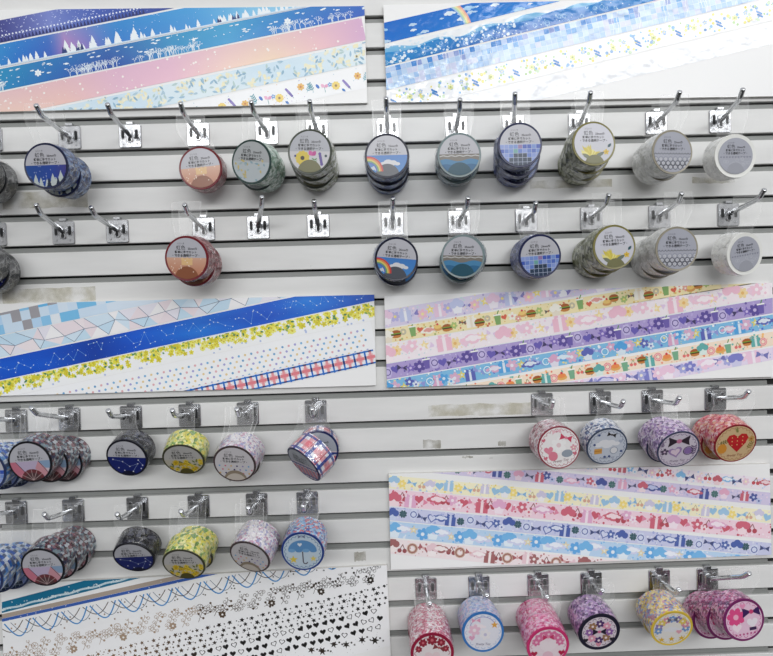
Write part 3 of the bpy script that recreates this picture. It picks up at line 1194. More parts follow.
s3 = sticker((243, 214, 226), [('puff', (205, 90, 110), (248, 225, 230), .46), ('cherry', (175, 60, 75), (130, 70, 70), .38), ('puff', (226, 170, 205), (248, 235, 244), .44), ('heart', (200, 80, 100), None, .28), ('bow', (225, 130, 160), (245, 205, 215), .34)], [(225, 130, 155), (248, 232, 240), (200, 90, 110)], 44, .022)
s4 = sticker((205, 208, 236), [('puff', (62, 85, 160), (205, 215, 240), .48), ('clover', (45, 80, 85), 0, .36), ('gem', (215, 222, 242), (75, 90, 160), .46), ('bow', (55, 65, 110), (110, 120, 170), .36), ('heart', (80, 100, 170), (215, 220, 242), .36), ('puff', (70, 95, 165), (225, 230, 245), .44)], [(170, 180, 225), (225, 228, 244)], 45, .024)
s5 = sticker((190, 216, 242), [('puff', (110, 180, 232), (235, 244, 250), .48), ('puff', (215, 215, 240), (246, 246, 252), .44), ('star', (235, 215, 170), (245, 240, 220), .3), ('flower', (90, 165, 228), (240, 246, 250), .4)], [(130, 190, 235), (225, 235, 248), (160, 205, 238)], 46, .024)
s6 = sticker((242, 230, 232), [('puff', (150, 85, 85), (246, 236, 234), .46), ('cherry', (140, 60, 65), (110, 60, 60), .38), ('donut', (205, 180, 160), (150, 90, 80), .38), ('bow', (160, 80, 85), (220, 170, 170), .36), ('puff', (232, 200, 208), (248, 240, 240), .44)], [(190, 130, 130), (245, 225, 225)], 47, .024)
strip(P5, 'cherryrow', ((560, 457, 469), (772, 478.5, 490.5)), s0)
strip(P5, 'lavenderrow', ((388, 455.5, 468.5), (772, 490.8, 505.6)), s1)
strip(P5, 'yellowrow', ((388, 475.2, 488), (772, 506.2, 523)), s2)
strip(P5, 'pinkrow', ((388, 489, 505.6), (772, 523.8, 539)), s3)
strip(P5, 'nightrow', ((388, 506.4, 520), (772, 540, 556.5)), s4)
strip(P5, 'waterrow', ((388, 521, 537), (772, 557.2, 573)), s5)
strip(P5, 'brownrow', ((388, 538.5, 553.4), (772, 574, 590)), s6)


# ---- panel 6 : lower left, foil prints
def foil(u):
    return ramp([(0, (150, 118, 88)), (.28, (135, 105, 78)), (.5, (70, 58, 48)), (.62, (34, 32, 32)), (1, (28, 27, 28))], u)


def d_teal(k, L, h):
    k.rect(0, 0, L, h * 2, (24, 112, 148), 0)
    r = R(51)
    n = 90
    for i in range(n):
        f = lambda u: h * (.28 + .05 * math.sin(u * 60))
        a, b = i / n, (i + 1) / n
        k.poly([(a * L, f(a) - h * .1), (b * L, f(b) - h * .1), (b * L, f(b) + h * .08), (a * L, f(a) + h * .08)], (196, 215, 222), 1)
    for i in range(160):
        k.disc(r.uniform(0, L), h * r.uniform(.2, .42), r.uniform(.0004, .0009), (225, 235, 236), 2, 6)
    for i in range(14):
        k.star(r.uniform(0, L), h * r.uniform(0, .95), .0011, (215, 228, 232), 2)


def d_brown(k, L, h):
    k.rect(0, h * .42, L, h, (172, 158, 146), 1)
    k.rect(0, 0, L, h * .40, (58, 96, 176), 1)
    k.rect(0, -h * .1, L, h * 1.1, (238, 238, 240), 0)
    r = R(52)
    for i in range(24):
        k.star(r.uniform(0, L), r.uniform(0, h), .0011, (210, 212, 215), 2)


def d_garland(k, L, h):
    k.rect(0, 0, L, h, (240, 240, 242), 0)
    r = R(53)
    step = .036
    n = int(L / step) + 1
    for i in range(n):
        for off, dep, c, w in ((0, .55, (86, 72, 64), .0010), (.009, .85, (66, 140, 200), .0016), (.017, .75, (86, 108, 130), .0007)):
            x0 = i * step + off
            pts = [(x0 + step * .9 * t / 16, h * (.92 - .8 * dep * math.sin(PI * t / 16))) for t in range(17)]
            k.path(pts, w, c, 1)
        for j in range(4):
            k.star(i * step + r.uniform(0, step), h * r.uniform(.05, .9), .0014, foil(min(1, i / n)), 2, 5, .5)
        k.disc(i * step + .005, h * .35, .0009, (70, 60, 55), 2, 7)


def d_branch(k, L, h):
    k.rect(0, 0, L, h, (241, 241, 243), 0)
    r = R(54)
    step = .021
    for i in range(int(L / step)):
        x = i * step
        c = foil(min(1, .25 + .35 * x / L)) if x / L > .5 else (166, 144, 124)
        pts = [(x + step * t / 6, h * (.25 + .5 * t / 6 + .1 * math.sin(t + i))) for t in range(7)]
        k.path(pts, .00055, c, 1)
        for p in pts[1:]:
            for sd in (-1, 1):
                a = .6 + sd * 1.2
                q = (p[0] + .0042 * math.cos(a), p[1] + .0042 * math.sin(a))
                k.line(*p, *q, .0006, c, 1)
                if r.random() < .6:
                    k.ring(*q, .0022, .0005, c, 2, 9)
                else:
                    k.disc(*q, .0015, c, 2, 8)
        if i % 3 == 1:
            k.flower(x + .010, h * .28, .0046, c, (238, 236, 234), 3, 7)
        if i % 5 == 2:
            k.ring(x + .006, h * .72, .0045, .0006, c, 2, 14)
            for a in range(6):
                k.line(x + .006, h * .72, x + .006 + .004 * math.cos(a), h * .72 + .004 * math.sin(a), .0004, c, 2)


def d_starfoil(k, L, h):
    k.rect(0, 0, L, h, (242, 242, 244), 0)
    r = R(55)
    for i in range(int(L / .0070)):
        for j in range(4):
            x = (i + .5 * (j % 2)) * .0070 + r.uniform(-.001, .001)
            y = h * (j + .5) / 4 + r.uniform(-.0008, .0008)
            c = foil(x / L)
            if (i + j) % 2:
                k.star(x, y, r.uniform(.0025, .0034), c, 1, 5, .48, r.uniform(0, 2))
            else:
                k.disc(x, y, r.uniform(.0008, .0013), c, 1, 7)
        for j in range(4):
            k.disc(i * .0070 + r.uniform(0, .008), h * r.random(), .0007, foil(i * .0070 / L), 1, 6)


def d_hearts(k, L, h):
    k.rect(0, 0, L, h, (242, 242, 244), 0)
    r = R(56)
    for i in range(int(L / .0105)):
        for j in range(3):
            x = (i + .5 * (j % 2)) * .0105 + r.uniform(-.0008, .0008)
            y = h * (j + .5) / 3
            c = foil(.15 + .8 * x / L)
            k.heart(x, y, .0039, c, 1, r.uniform(-.5, .5), (242, 242, 244) if r.random() < .3 else None)
        k.disc((i + .5) * .0105, h * .5, .0014, foil(.15 + .8 * i * .0105 / L), 1, 7, .0009, .3)


def d_snow(k, L, h):
    k.rect(0, -h * 2, L, h, (243, 243, 245), 0)
    r = R(57)
    for i in range(int(L / .016)):
        x, y = i * .016 + r.uniform(0, .006), h * r.uniform(.3, .75)
        c = foil(.3 + .3 * x / L)
        k.star(x, y, r.uniform(.004, .006), c, 1, 6, .42, r.uniform(0, 1))
        k.disc(x + .007, y + r.uniform(-.003, .004), .0013, c, 1, 6)
        k.star(x + .010, y - .003, .0019, c, 1, 6, .4)
        for j in range(5):
            k.disc(x + r.uniform(0, .016), h * r.uniform(0, 1), .0004, (150, 145, 140), 1, 5)


P6 = panel('white panel with teal, blue garland and gold foil pattern strips, bottom left of wall', [(3.0, 583), (386.8, 563.6), (390.8, 655), (6.6, 670)])
strip(P6, 'teal', ((2, 602, 613), (240, 540, 552.5)), d_teal)
strip(P6, 'brownblue', ((2, 614.2, 621.8), (280, 552, 560)), d_brown)
strip(P6, 'garland', ((2, 622.5, 645), (391, 541, 562)), d_garland)
strip(P6, 'branch', ((2, 645.5, 673), (391, 562.3, 583)), d_branch)
strip(P6, 'starfoil', ((2, 673.3, 696), (391, 583.2, 604.5)), d_starfoil)
strip(P6, 'heartfoil', ((2, 696.5, 722), (391, 604.8, 628)), d_hearts)
strip(P6, 'snowfoil', ((2, 722.3, 748), (391, 628.2, 645)), d_snow)

# ------------------------------------------------------------------ hooks
HOOKLEN = 0.072


def plate_mesh(right=True):
    mb = MB()
    mb.rbox(-0.0135, 0.0135, -0.0145, 0.0135, -0.0001, -0.0022, 0.0022, 0.0007, 0)
    # lip over the slat's top edge and the turned-out lower rim
    mb.rbox(-0.0042, 0.0042, 0.0132, 0.0168, 0.0035, -0.0030, 0.0006, 0.0004, 0)
    mb.tube([(-0.0135, -0.0022, -0.0140), (0.0135, -0.0022, -0.0140)], 0.0016, 8, 0)
    # raised boss, the two slanted slots, rivets
    mb.rbox(-0.0040, 0.0040, -0.0085, 0.0070, -0.002, -0.0036, 0.0030, 0.0008, 0)
    mb.rbox(-0.0020, 0.0020, -0.0072, -0.0020, -0.003, -0.00375, 0.0016, 0.0001, 1)
    for sd in (-1, 1):
        x = sd * 0.0082
        mb.rbox(x - 0.0029, x + 0.0029, -0.0050, 0.0082, -0.002, -0.0027, 0.0028, 0.0003, 0)
        mb.rbox(x - 0.0019, x + 0.0019, -0.0040, 0.0072, -0.0026, -0.00282, 0.0018, 0.0001, 1)
        mb.tube([(x, -0.002, -0.0098), (x, -0.0031, -0.0098)], [0.0014, 0.0008], 10, 0)
    return mb.mesh('hook_plate', [M_STEEL, M_SLOT])


PLATE = plate_mesh()
HOOKN = [0]


def hook(base_px, tip_px, label):
    b = at(*base_px)
    k = round((Z0 - b.z) / PITCH + 0.5 - 0.001)            # which slat
    kk = math.ceil((Z0 - b.z) / PITCH)
    zc = Z0 - kk * PITCH + (PITCH - GH) / 2                  # slat centre
    loc = Vector((b.x, 0.0, zc + 0.0006))
    root = thing('display_hook', label, 'hook', loc, 'chrome display hooks on the slat wall')
    link('plate', PLATE, root)
    tip = at(tip_px[0], tip_px[1], -HOOKLEN) - loc
    base = Vector((0, -0.003, 0.0005))
    up = 0.0085                                              # height of the turned-up end
    bend = Vector((tip.x * 0.86, tip.y * 0.86, tip.z - up))
    path = [base]
    for i in range(1, 8):
        t = i / 8
        path.append(base.lerp(bend, t))
    q0, q1, q2 = base.lerp(bend, .93), bend + (bend - base) * .03, bend.lerp(tip, .45)
    for i in range(7):
        t = i / 6
        path.append(q0 * (1 - t) ** 2 + q1 * 2 * t * (1 - t) + q2 * t * t)
    path.append(bend.lerp(tip, .8))
    path.append(tip)
    rad = [0.0028] * len(path)
    d = (path[-1] - path[-2]).normalized()
    path += [tip + d * 0.0005, tip + d * 0.0007]
    rad += [0.0024, 0.0016]
    mb = MB()
    mb.tube(path, rad, 12)
    link('prong', mb.mesh('hook_prong', [M_CHROME], True), root)
    return loc, loc + base, loc + bend, loc + tip


# ------------------------------------------------------------------ tape rolls
RR, RW = 0.0247, 0.0248
INK = (18, 18, 22)
GREY = (192, 192, 200)


def circle(r, n=56):
    return [(r * math.cos(2 * PI * i / n), r * math.sin(2 * PI * i / n)) for i in range(n)]


def maker_text(k):
    write(k, 'にじいろ', -.27, .73, .34, INK, 4)
    write(k, '虹色', -.27, .53, .46, INK, 4)
    write(k, '25mm巾', .31, .485, .46, INK, 4, 0, 1, .02)
    write(k, '簡単に手でカット', -.03, .315, 1.1, INK, 4, 0, 1, .025)
    write(k, '・できる透明テープ・', -.02, .145, 1.36, INK, 4, 0, 1, .025)


def arch(k, c, c2=None):
    k.disc(0, -.98, .60, c, 3, 28)
    if c2:
        k.ring(0, -.98, .60, .05, c2, 3, 28)


def art_half(fn, paper=GREY):
    def draw(k):
        k.disc(0, 0, 1.0, paper, 0, 56)
        fn(k)
        maker_text(k)
    return draw


def a_forest(k):
    k.grad(-1, -1, 1, .04, lambda u, v: mixc(mixc((25, 75, 150), (20, 60, 165), u), (75, 60, 130), max(0, u - .6) * 2), 12, 4, 1)
    r = R(61)
    for i in range(26):
        k.disc(r.uniform(-.9, .9), r.uniform(-.8, 0), .02, (200, 215, 240), 2, 5)
    for x, h in ((-.55, .4), (-.3, .3), (.0, .26), (.3, .42), (.45, .3), (.7, .5)):
        k.pine(x, -.98, h * 1.5, (195, 205, 205), 3)
    for x in (-.75, .1, .55):
        k.pine(x, -.98, .42, (22, 40, 70), 4)


def a_dusk(k):
    k.grad(-1, -1, 1, .04, lambda u, v: mixc((192, 122, 92), (222, 176, 152), v), 4, 4, 1)
    k.rect(-.25, -.32, .3, .0, (235, 195, 140), 2)
    for x in (-.2, .05, .25):
        k.poly([(x - .09, -.05), (x + .09, -.05), (x, .1 - .02)], (236, 200, 150), 2)
    arch(k, (146, 88, 60))
    r = R(62)
    for i in range(22):
        k.disc(r.uniform(-.9, .9), r.uniform(-.9, .0), .03, (246, 225, 205), 4, 6)


def a_leaf(k):
    k.rect(-1, -1, 1, .02, (196, 204, 208), 1)
    r = R(63)
    for i in range(26):
        k.leaf(r.uniform(-1, .8), r.uniform(-.95, .0), r.uniform(.15, .3), .1, r.uniform(0, 6), r.choice([(206, 188, 120), (214, 196, 130), (150, 178, 190), (170, 190, 196)]), 2)


def a_garden(k):
    k.rect(-1, -1, 1, .02, (212, 210, 214), 1)
    k.flower(-.36, -.3, .36, (226, 200, 70), (70, 58, 40), 2, 11)
    k.leaf(.12, -.2, .3, .22, .9, (200, 70, 150), 2)
    k.leaf(.1, -.2, .3, .22, 2.0, (215, 90, 165), 2)
    for j in range(6):
        k.disc(.5 + .02 * j, -.1 - .1 * j, .08, (105, 85, 160), 2, 7)
    k.sprig(.2, -.85, .5, 1.5, (90, 150, 80), 2)
    k.disc(-.72, -.2, .06, (50, 50, 120), 2, 7)
    k.disc(.8, -.2, .07, (60, 80, 90), 2, 7)
    k.flower(-.15, -.72, .25, (200, 170, 60), (110, 90, 40), 2, 7)
    arch(k, (120, 118, 80))


def a_rainbow(k):
    k.grad(-1, -1, 1, .04, lambda u, v: mixc((70, 140, 205), (60, 125, 200), v), 4, 2, 1)
    k.cloud(.15, -.38, .7, (222, 222, 226), 2)
    k.cloud(-.5, -.6, .5, (205, 210, 220), 2)
    for j, c in enumerate([(205, 60, 60), (225, 140, 80), (225, 205, 110), (110, 165, 110), (80, 110, 190)]):
        k.ring(-.95, -.75, .75 - .07 * j, .08, c, 3, 16, 0, 1.7)
    arch(k, (78, 82, 92))


def a_sea(k):
    k.rect(-1, -1, 1, .05, (128, 122, 114), 1)
    k.path([(-1 + i * .2, -.07 + .05 * (i % 2)) for i in range(11)], .05, (200, 200, 200), 2)
    n = 20
    for i in range(n):
        f = lambda u: -.25 + .06 * math.sin(u * 10)
        a, b = i / n, (i + 1) / n
        k.poly([(a * 2 - 1, -1), (b * 2 - 1, -1), (b * 2 - 1, f(b)), (a * 2 - 1, f(a))], (70, 135, 180), 2)
        k.poly([(a * 2 - 1, -1), (b * 2 - 1, -1), (b * 2 - 1, f(b) - .25), (a * 2 - 1, f(a) - .25)], (40, 105, 150), 3)
    k.disc(0, -.98, .62, (24, 80, 100), 4, 28)


def a_tile(k):
    r = R(65)
    for i in range(9):
        for j in range(5):
            c = r.choice([(100, 130, 205), (120, 150, 215), (80, 110, 195), (140, 160, 220), (60, 90, 185)])
            if r.random() < .12:
                c = r.choice([(110, 170, 165), (150, 120, 170)])
            x, y = -1.0 + i * .225, .04 - (j + 1) * .215
            k.rect(x, y, x + .205, y + .195, c, 2)
    k.rect(-1, -1, 1, .04, (190, 200, 225), 1)
    for i in range(9):
        for j in range(5):
            x, y = -1.0 + i * .225, .04 - (j + 1) * .215
            if (x + .1) ** 2 + (y + .1 + 1.0) ** 2 < .62 ** 2:
                k.rect(x, y, x + .205, y + .195, (38, 58, 84), 3)


def a_mimosa(k):
    k.rect(-1, -1, 1, .02, (208, 208, 216), 1)
    r = R(66)
    for i in range(16):
        k.leaf(-.25, -.62, r.uniform(.35, .65), .14, .2 + i * .18, r.choice([(226, 210, 90), (214, 196, 80), (236, 226, 140)]), 2)
    k.leaf(.0, -.7, .6, .2, .5, (110, 120, 105), 3)
    k.leaf(-.2, -.75, .5, .2, 2.6, (120, 125, 100), 3)
    k.flower(.6, -.42, .15, (226, 190, 60), (200, 160, 40), 4)
    k.leaf(.68, -.2, .28, .14, .8, (30, 80, 90), 4)
    k.disc(0, -1.05, .5, (120, 118, 78), 4, 20)


def a_lace(k):
    k.disc(0, 0, 1.0, (176, 178, 190), 1, 56)
    for i in range(13):
        k.ring(-1 + i * .16, -.04, .08, .025, (70, 70, 78), 2, 10, PI, 2 * PI)
    for j in range(3):
        for i in range(8):
            x, y = -.9 + i * .26 + (.13 if j % 2 else 0), -.35 - j * .2
            k.ring(x, y, .13, .03, (60, 60, 68) if j else (150, 152, 165), 2, 12)
            k.flower(x, y, .08, (215, 216, 222), (120, 120, 130), 3, 5)


def a_white(k):
    k.disc(0, 0, 1.0, (178, 180, 192), 1, 56)
    r = R(68)
    for i in range(11):
        k.heart(-.85 + i * .17, -.06, .06, (140, 142, 155), 2)
    for i in range(12):
        k.ring(r.uniform(-.8, .8), r.uniform(-.5, -.15), .09, .02, (200, 202, 210), 2, 10)
    k.disc(0, -.95, .52, (96, 98, 106), 3, 24)
    k.disc(0, -.86, .5, (168, 170, 180), 4, 24)


def a_mosaic(k):
    k.rect(-1, -1, 1, .04, (192, 178, 205), 1)
    k.poly([(-1, .04), (-.72, .04), (-.35, -.5), (-1, -.9)], (200, 120, 140), 2)
    k.poly([(-1, -.9), (-.35, -.5), (-.4, -1)], (206, 136, 150), 2)
    k.poly([(.42, .04), (1, .04), (1, -.38), (.72, -.36)], (140, 165, 195), 2)
    k.poly([(.42, .04), (.72, -.36), (.95, -.85), (.5, -.75), (.2, -.35)], (205, 150, 160), 2)
    k.poly([(.72, -.36), (1, -.38), (.95, -.85)], (212, 196, 205), 2)
    k.line(.42, .04, .95, -.85, .03, (70, 70, 85), 3)
    k.line(-.72, .04, -.3, -.6, .03, (90, 80, 95), 3)
    arch(k, (112, 56, 62))
    k.disc(0, -.98, .42, (84, 60, 62), 4, 24)
    for a in (.6, 1.1, 1.6, 2.1, 2.6):
        k.line(0, -.98, .6 * math.cos(a), -.98 + .6 * math.sin(a), .025, (190, 165, 165), 5)


def a_stars(k):
    k.rect(-1, -1, 1, .05, (24, 36, 108), 1)
    pts = [(-.75, -.1), (-.25, -.22), (.1, -.5), (.55, -.32), (.25, -.8)]
    k.path(pts, .015, (150, 165, 205), 2)
    k.path([(.6, -.1), (.8, -.4)], .015, (150, 165, 205), 2)
    for p in pts + [(.6, -.1), (.8, -.4), (-.5, -.6), (-.2, -.75), (.7, -.6)]:
        k.disc(*p, .035, (225, 230, 245), 3, 7)
    k.disc(0, -1.25, .5, (14, 18, 50), 2, 20)


def a_yellow(k):
    k.rect(-1, -1, 1, .0, (198, 192, 176), 1)
    r = R(72)
    for i in range(40):
        k.leaf(r.uniform(-1, .9), r.uniform(-.9, -.1), .22, .1, r.uniform(0, 6), r.choice([(92, 110, 50), (120, 130, 60), (80, 95, 48)]), 2)
    for i in range(26):
        k.flower(r.uniform(-.95, .95), r.uniform(-.85, -.05), .15, r.choice([(222, 190, 40), (206, 172, 40), (232, 206, 70)]), (190, 150, 30), 3)
    k.disc(0, -1.0, .38, (86, 80, 36), 6, 20)


def a_dots(k):
    k.disc(0, 0, 1.0, (214, 210, 214), 1, 56)
    cs = [(110, 170, 215), (215, 120, 140), (220, 180, 110), (70, 60, 110), (150, 140, 190)]
    n = 0
    for j in range(3):
        for i in range(6):
            k.disc(-.78 + i * .3 + (.15 if j % 2 else 0), -.12 - j * .22, .05, cs[n % 5], 2, 10)
            n += 1
    arch(k, (150, 136, 118))
    k.disc(0, -1.12, .55, (206, 196, 186), 4, 24)


def a_plaid(k):
    k.rect(-1, -1, 1, .02, (214, 200, 210), 1)
    for i in range(7):
        k.rect(-.95 + i * .3, -.8, -.8 + i * .3, -.25, (205, 90, 110), 2)
        k.rect(-1.03 + i * .3, -1, -.97 + i * .3, -.1, (40, 60, 130), 3)
    for y in (-.05, -.75):
        k.rect(-1, y - .1, 1, y, (34, 60, 135), 4)


def frame_art(paper, edge, fn, scall=24, script=(120, 60, 70)):
    """a round paper with a scalloped inner frame, for the cute tapes; two small script words at the foot"""
    def draw(k):
        k.disc(0, 0, 1.0, paper, 0, 56)
        for i in range(scall):
            a = 2 * PI * i / scall
            k.ring(.84 * math.cos(a), .84 * math.sin(a), .115, .03, edge, 1, 9, a - PI / 2, a + PI / 2)
        k.T = lambda x, y: (x * 1.2, y * 1.2)
        fn(k)
        k.T = lambda x, y: (x, y)
        if script:
            write(k, 'Pretty Toy', 0, -.68, .8, script, 6, .3)
    return draw


def c_pinklace(k):
    k.bow(.35, .35, .26, (205, 70, 100), (230, 140, 160), 3, -.4)
    k.heart(-.45, -.05, .2, (225, 140, 160), 3)
    k.flower(0, .1, .34, (246, 244, 244), (232, 205, 210), 2, 6)
    k.bow(0, .68, .2, (235, 190, 200), (215, 150, 165), 3)
    k.disc(-.3, -.32, .2, (222, 130, 150), 3, 12)
    k.disc(.3, -.3, .24, (150, 160, 172), 3, 12, .16)
    k.flower(.6, -.1, .14, (225, 160, 175), (245, 230, 210), 3)
    for x, y in ((-.6, .4), (.62, -.35), (-.62, -.35)):
        k.heart(x, y, .09, (210, 110, 130), 3)


def c_slate(k):
    k.cloud(.0, .12, .8, (240, 241, 246), 2)
    k.rect(-.56, -.32, -.22, -.06, (222, 165, 85), 3)
    k.rect(-.56, -.2, -.22, -.16, (190, 125, 60), 4)
    k.bow(.2, .56, .2, (48, 44, 46), (90, 80, 80), 3, -.3)
    k.disc(.3, -.22, .18, (236, 236, 240), 3, 12)
    k.ring(.3, -.22, .18, .03, (150, 160, 180), 4, 14)
    for x, y in ((-.55, .15), (.62, -.3), (.1, -.5), (-.1, -.5), (-.35, .6)):
        k.disc(x, y, .06, (70, 90, 140), 3, 8)
    k.heart(.6, .2, .1, (175, 185, 205), 3)


def c_purple(k):
    k.bow(0, .42, .46, (58, 46, 58), (210, 130, 165), 3)
    k.heart(-.12, -.1, .3, (170, 140, 190), 3, .2)
    k.heart(-.12, -.1, .2, (236, 214, 230), 4, .2)
    k.disc(.42, -.1, .17, (150, 120, 180), 3, 12)
    k.ring(.42, -.1, .22, .04, (90, 70, 110), 4, 14)
    k.flower(-.58, -.05, .18, (90, 75, 100), (215, 190, 215), 3)
    k.sprig(.62, -.4, .5, 1.5, (120, 100, 135), 3)
    k.sprig(-.66, .15, .35, 1.8, (120, 100, 135), 3)


def c_red(k):
    k.heart(.08, .12, .46, (205, 44, 48), 3, PI / 2 * 0)
    k.poly([(-.3, .02), (.46, .02), (.08, -.42)], (198, 40, 46), 4)
    for i in range(9):
        k.disc(-.15 + (i % 3) * .22, .3 - (i // 3) * .18, .028, (240, 200, 130), 5, 6)
    k.sprig(.08, .5, .24, 1.9, (120, 130, 60), 5)
    k.disc(-.55, -.18, .2, (222, 150, 60), 3, 10, .24)
    k.sprig(-.72, .05, .4, .3, (120, 110, 60), 2)
    k.sprig(.5, -.35, .4, 1.0, (150, 130, 70), 2)
    k.flower(.66, .15, .15, (205, 160, 90), (160, 100, 50), 3)


def c_bluebird(k):
    pts = [(.62 * math.cos(PI * i / 14), .05 + .5 * math.sin(PI * i / 14)) for i in range(15)]
    k.poly(pts, (96, 146, 196), 2)
    for i in range(4):
        k.disc(-.465 + i * .31, .05, .155, (96, 146, 196) if i % 2 else (120, 168, 212), 3, 12, .09)
    k.line(0, .0, 0, -.5, .05, (90, 84, 96), 2)
    k.ring(.09, -.5, .11, .05, (90, 84, 96), 2, 8, PI, 2 * PI)
    k.star(-.42, -.38, .2, (225, 200, 80), 4)
    k.star(.44, -.34, .16, (225, 205, 110), 4)
    k.heart(-.1, .34, .1, (225, 232, 240), 4)
    k.bow(0, .72, .16, (110, 120, 150), (160, 170, 190), 4)


def c_crimson(k):
    for x, y, s_ in ((-.4, .5, .2), (0, .62, .24), (.4, .5, .2), (-.6, .2, .16), (.6, .2, .16)):
        k.flower(x, y, s_, (150, 40, 60), (205, 110, 120), 2, 7)
    k.bow(.3, .25, .26, (140, 60, 66), (190, 110, 110), 4, -.3)
    k.heart(0, -.2, .36, (236, 214, 218), 3)
    k.heart(-.55, -.3, .16, (205, 90, 110), 3)


def c_sky(k):
    k.cloud(-.2, .25, .5, (246, 236, 242), 2)
    k.flower(-.38, .1, .28, (236, 196, 216), (246, 235, 240), 3, 6)
    k.flower(.1, -.12, .26, (240, 236, 240), (205, 200, 225), 3, 6)
    k.star(.52, .32, .18, (228, 170, 80), 4)
    k.bow(-.3, .55, .2, (226, 160, 190), (240, 210, 225), 4)
    k.heart(-.5, -.25, .14, (226, 170, 200), 4)
    k.ring(0, .1, .62, .03, (150, 150, 205), 2, 20, .3, 2.8)


def c_rose(k):
    for i in range(7):
        a = .2 + i * .45
        k.flower(.55 * math.cos(a), .1 + .5 * math.sin(a), .2, (226, 120, 165), (246, 205, 220), 3, 6)
    k.heart(0, .0, .42, (246, 232, 238), 2)
    k.bow(0, .45, .26, (205, 60, 110), (240, 150, 180), 5)
    k.heart(-.62, -.35, .15, (190, 40, 80), 4)
    k.heart(.62, -.35, .15, (190, 40, 80), 4)
    k.disc(0, -.5, .25, (240, 200, 215), 3, 12)


def c_night(k):
    for i in range(8):
        a = i * PI / 4
        k.flower(.48 * math.cos(a), .0 + .46 * math.sin(a), .22, [(150, 100, 170), (232, 160, 185), (84, 50, 110), (160, 120, 84)][i % 4], (246, 228, 232), 3, 6)
    k.bow(0, .02, .34, (44, 36, 56), (222, 120, 160), 5)
    k.heart(-.64, -.42, .13, (44, 40, 50), 4)
    k.heart(.64, -.42, .13, (44, 40, 50), 4)
    k.heart(0, -.68, .14, (226, 150, 170), 4)


def c_yellow(k):
    for i in range(9):
        a = i * .42 - .1
        k.flower(.62 * math.cos(a), .0 + .52 * math.sin(a), .19, [(120, 160, 215), (226, 150, 170), (232, 205, 100), (150, 130, 190)][i % 4], (248, 240, 220), 3, 6)
    k.cloud(0, -.06, .55, (238, 238, 244), 2)
    k.bow(0, .48, .24, (110, 110, 130), (180, 180, 200), 5)
    k.heart(.32, -.2, .13, (236, 170, 185), 5)
    for x in (-.45, 0, .45):
        k.star(x, -.56, .15, (232, 186, 60), 5)


def c_duo(k):
    k.flower(-.36, .18, .42, (226, 80, 140), (246, 180, 205), 3, 7)
    k.bow(.36, .32, .42, (62, 34, 92), (205, 70, 120), 3)
    k.heart(-.36, -.3, .22, (246, 226, 236), 4)
    k.heart(.36, -.16, .26, (240, 232, 240), 4)
    k.rect(.2, -.5, .52, -.36, (70, 45, 85), 4)
    for i in range(8):
        k.disc(-.6 + i * .17, -.62, .05, (190, 80, 140), 4, 7)
    k.heart(0, .62, .14, (236, 150, 190), 4)


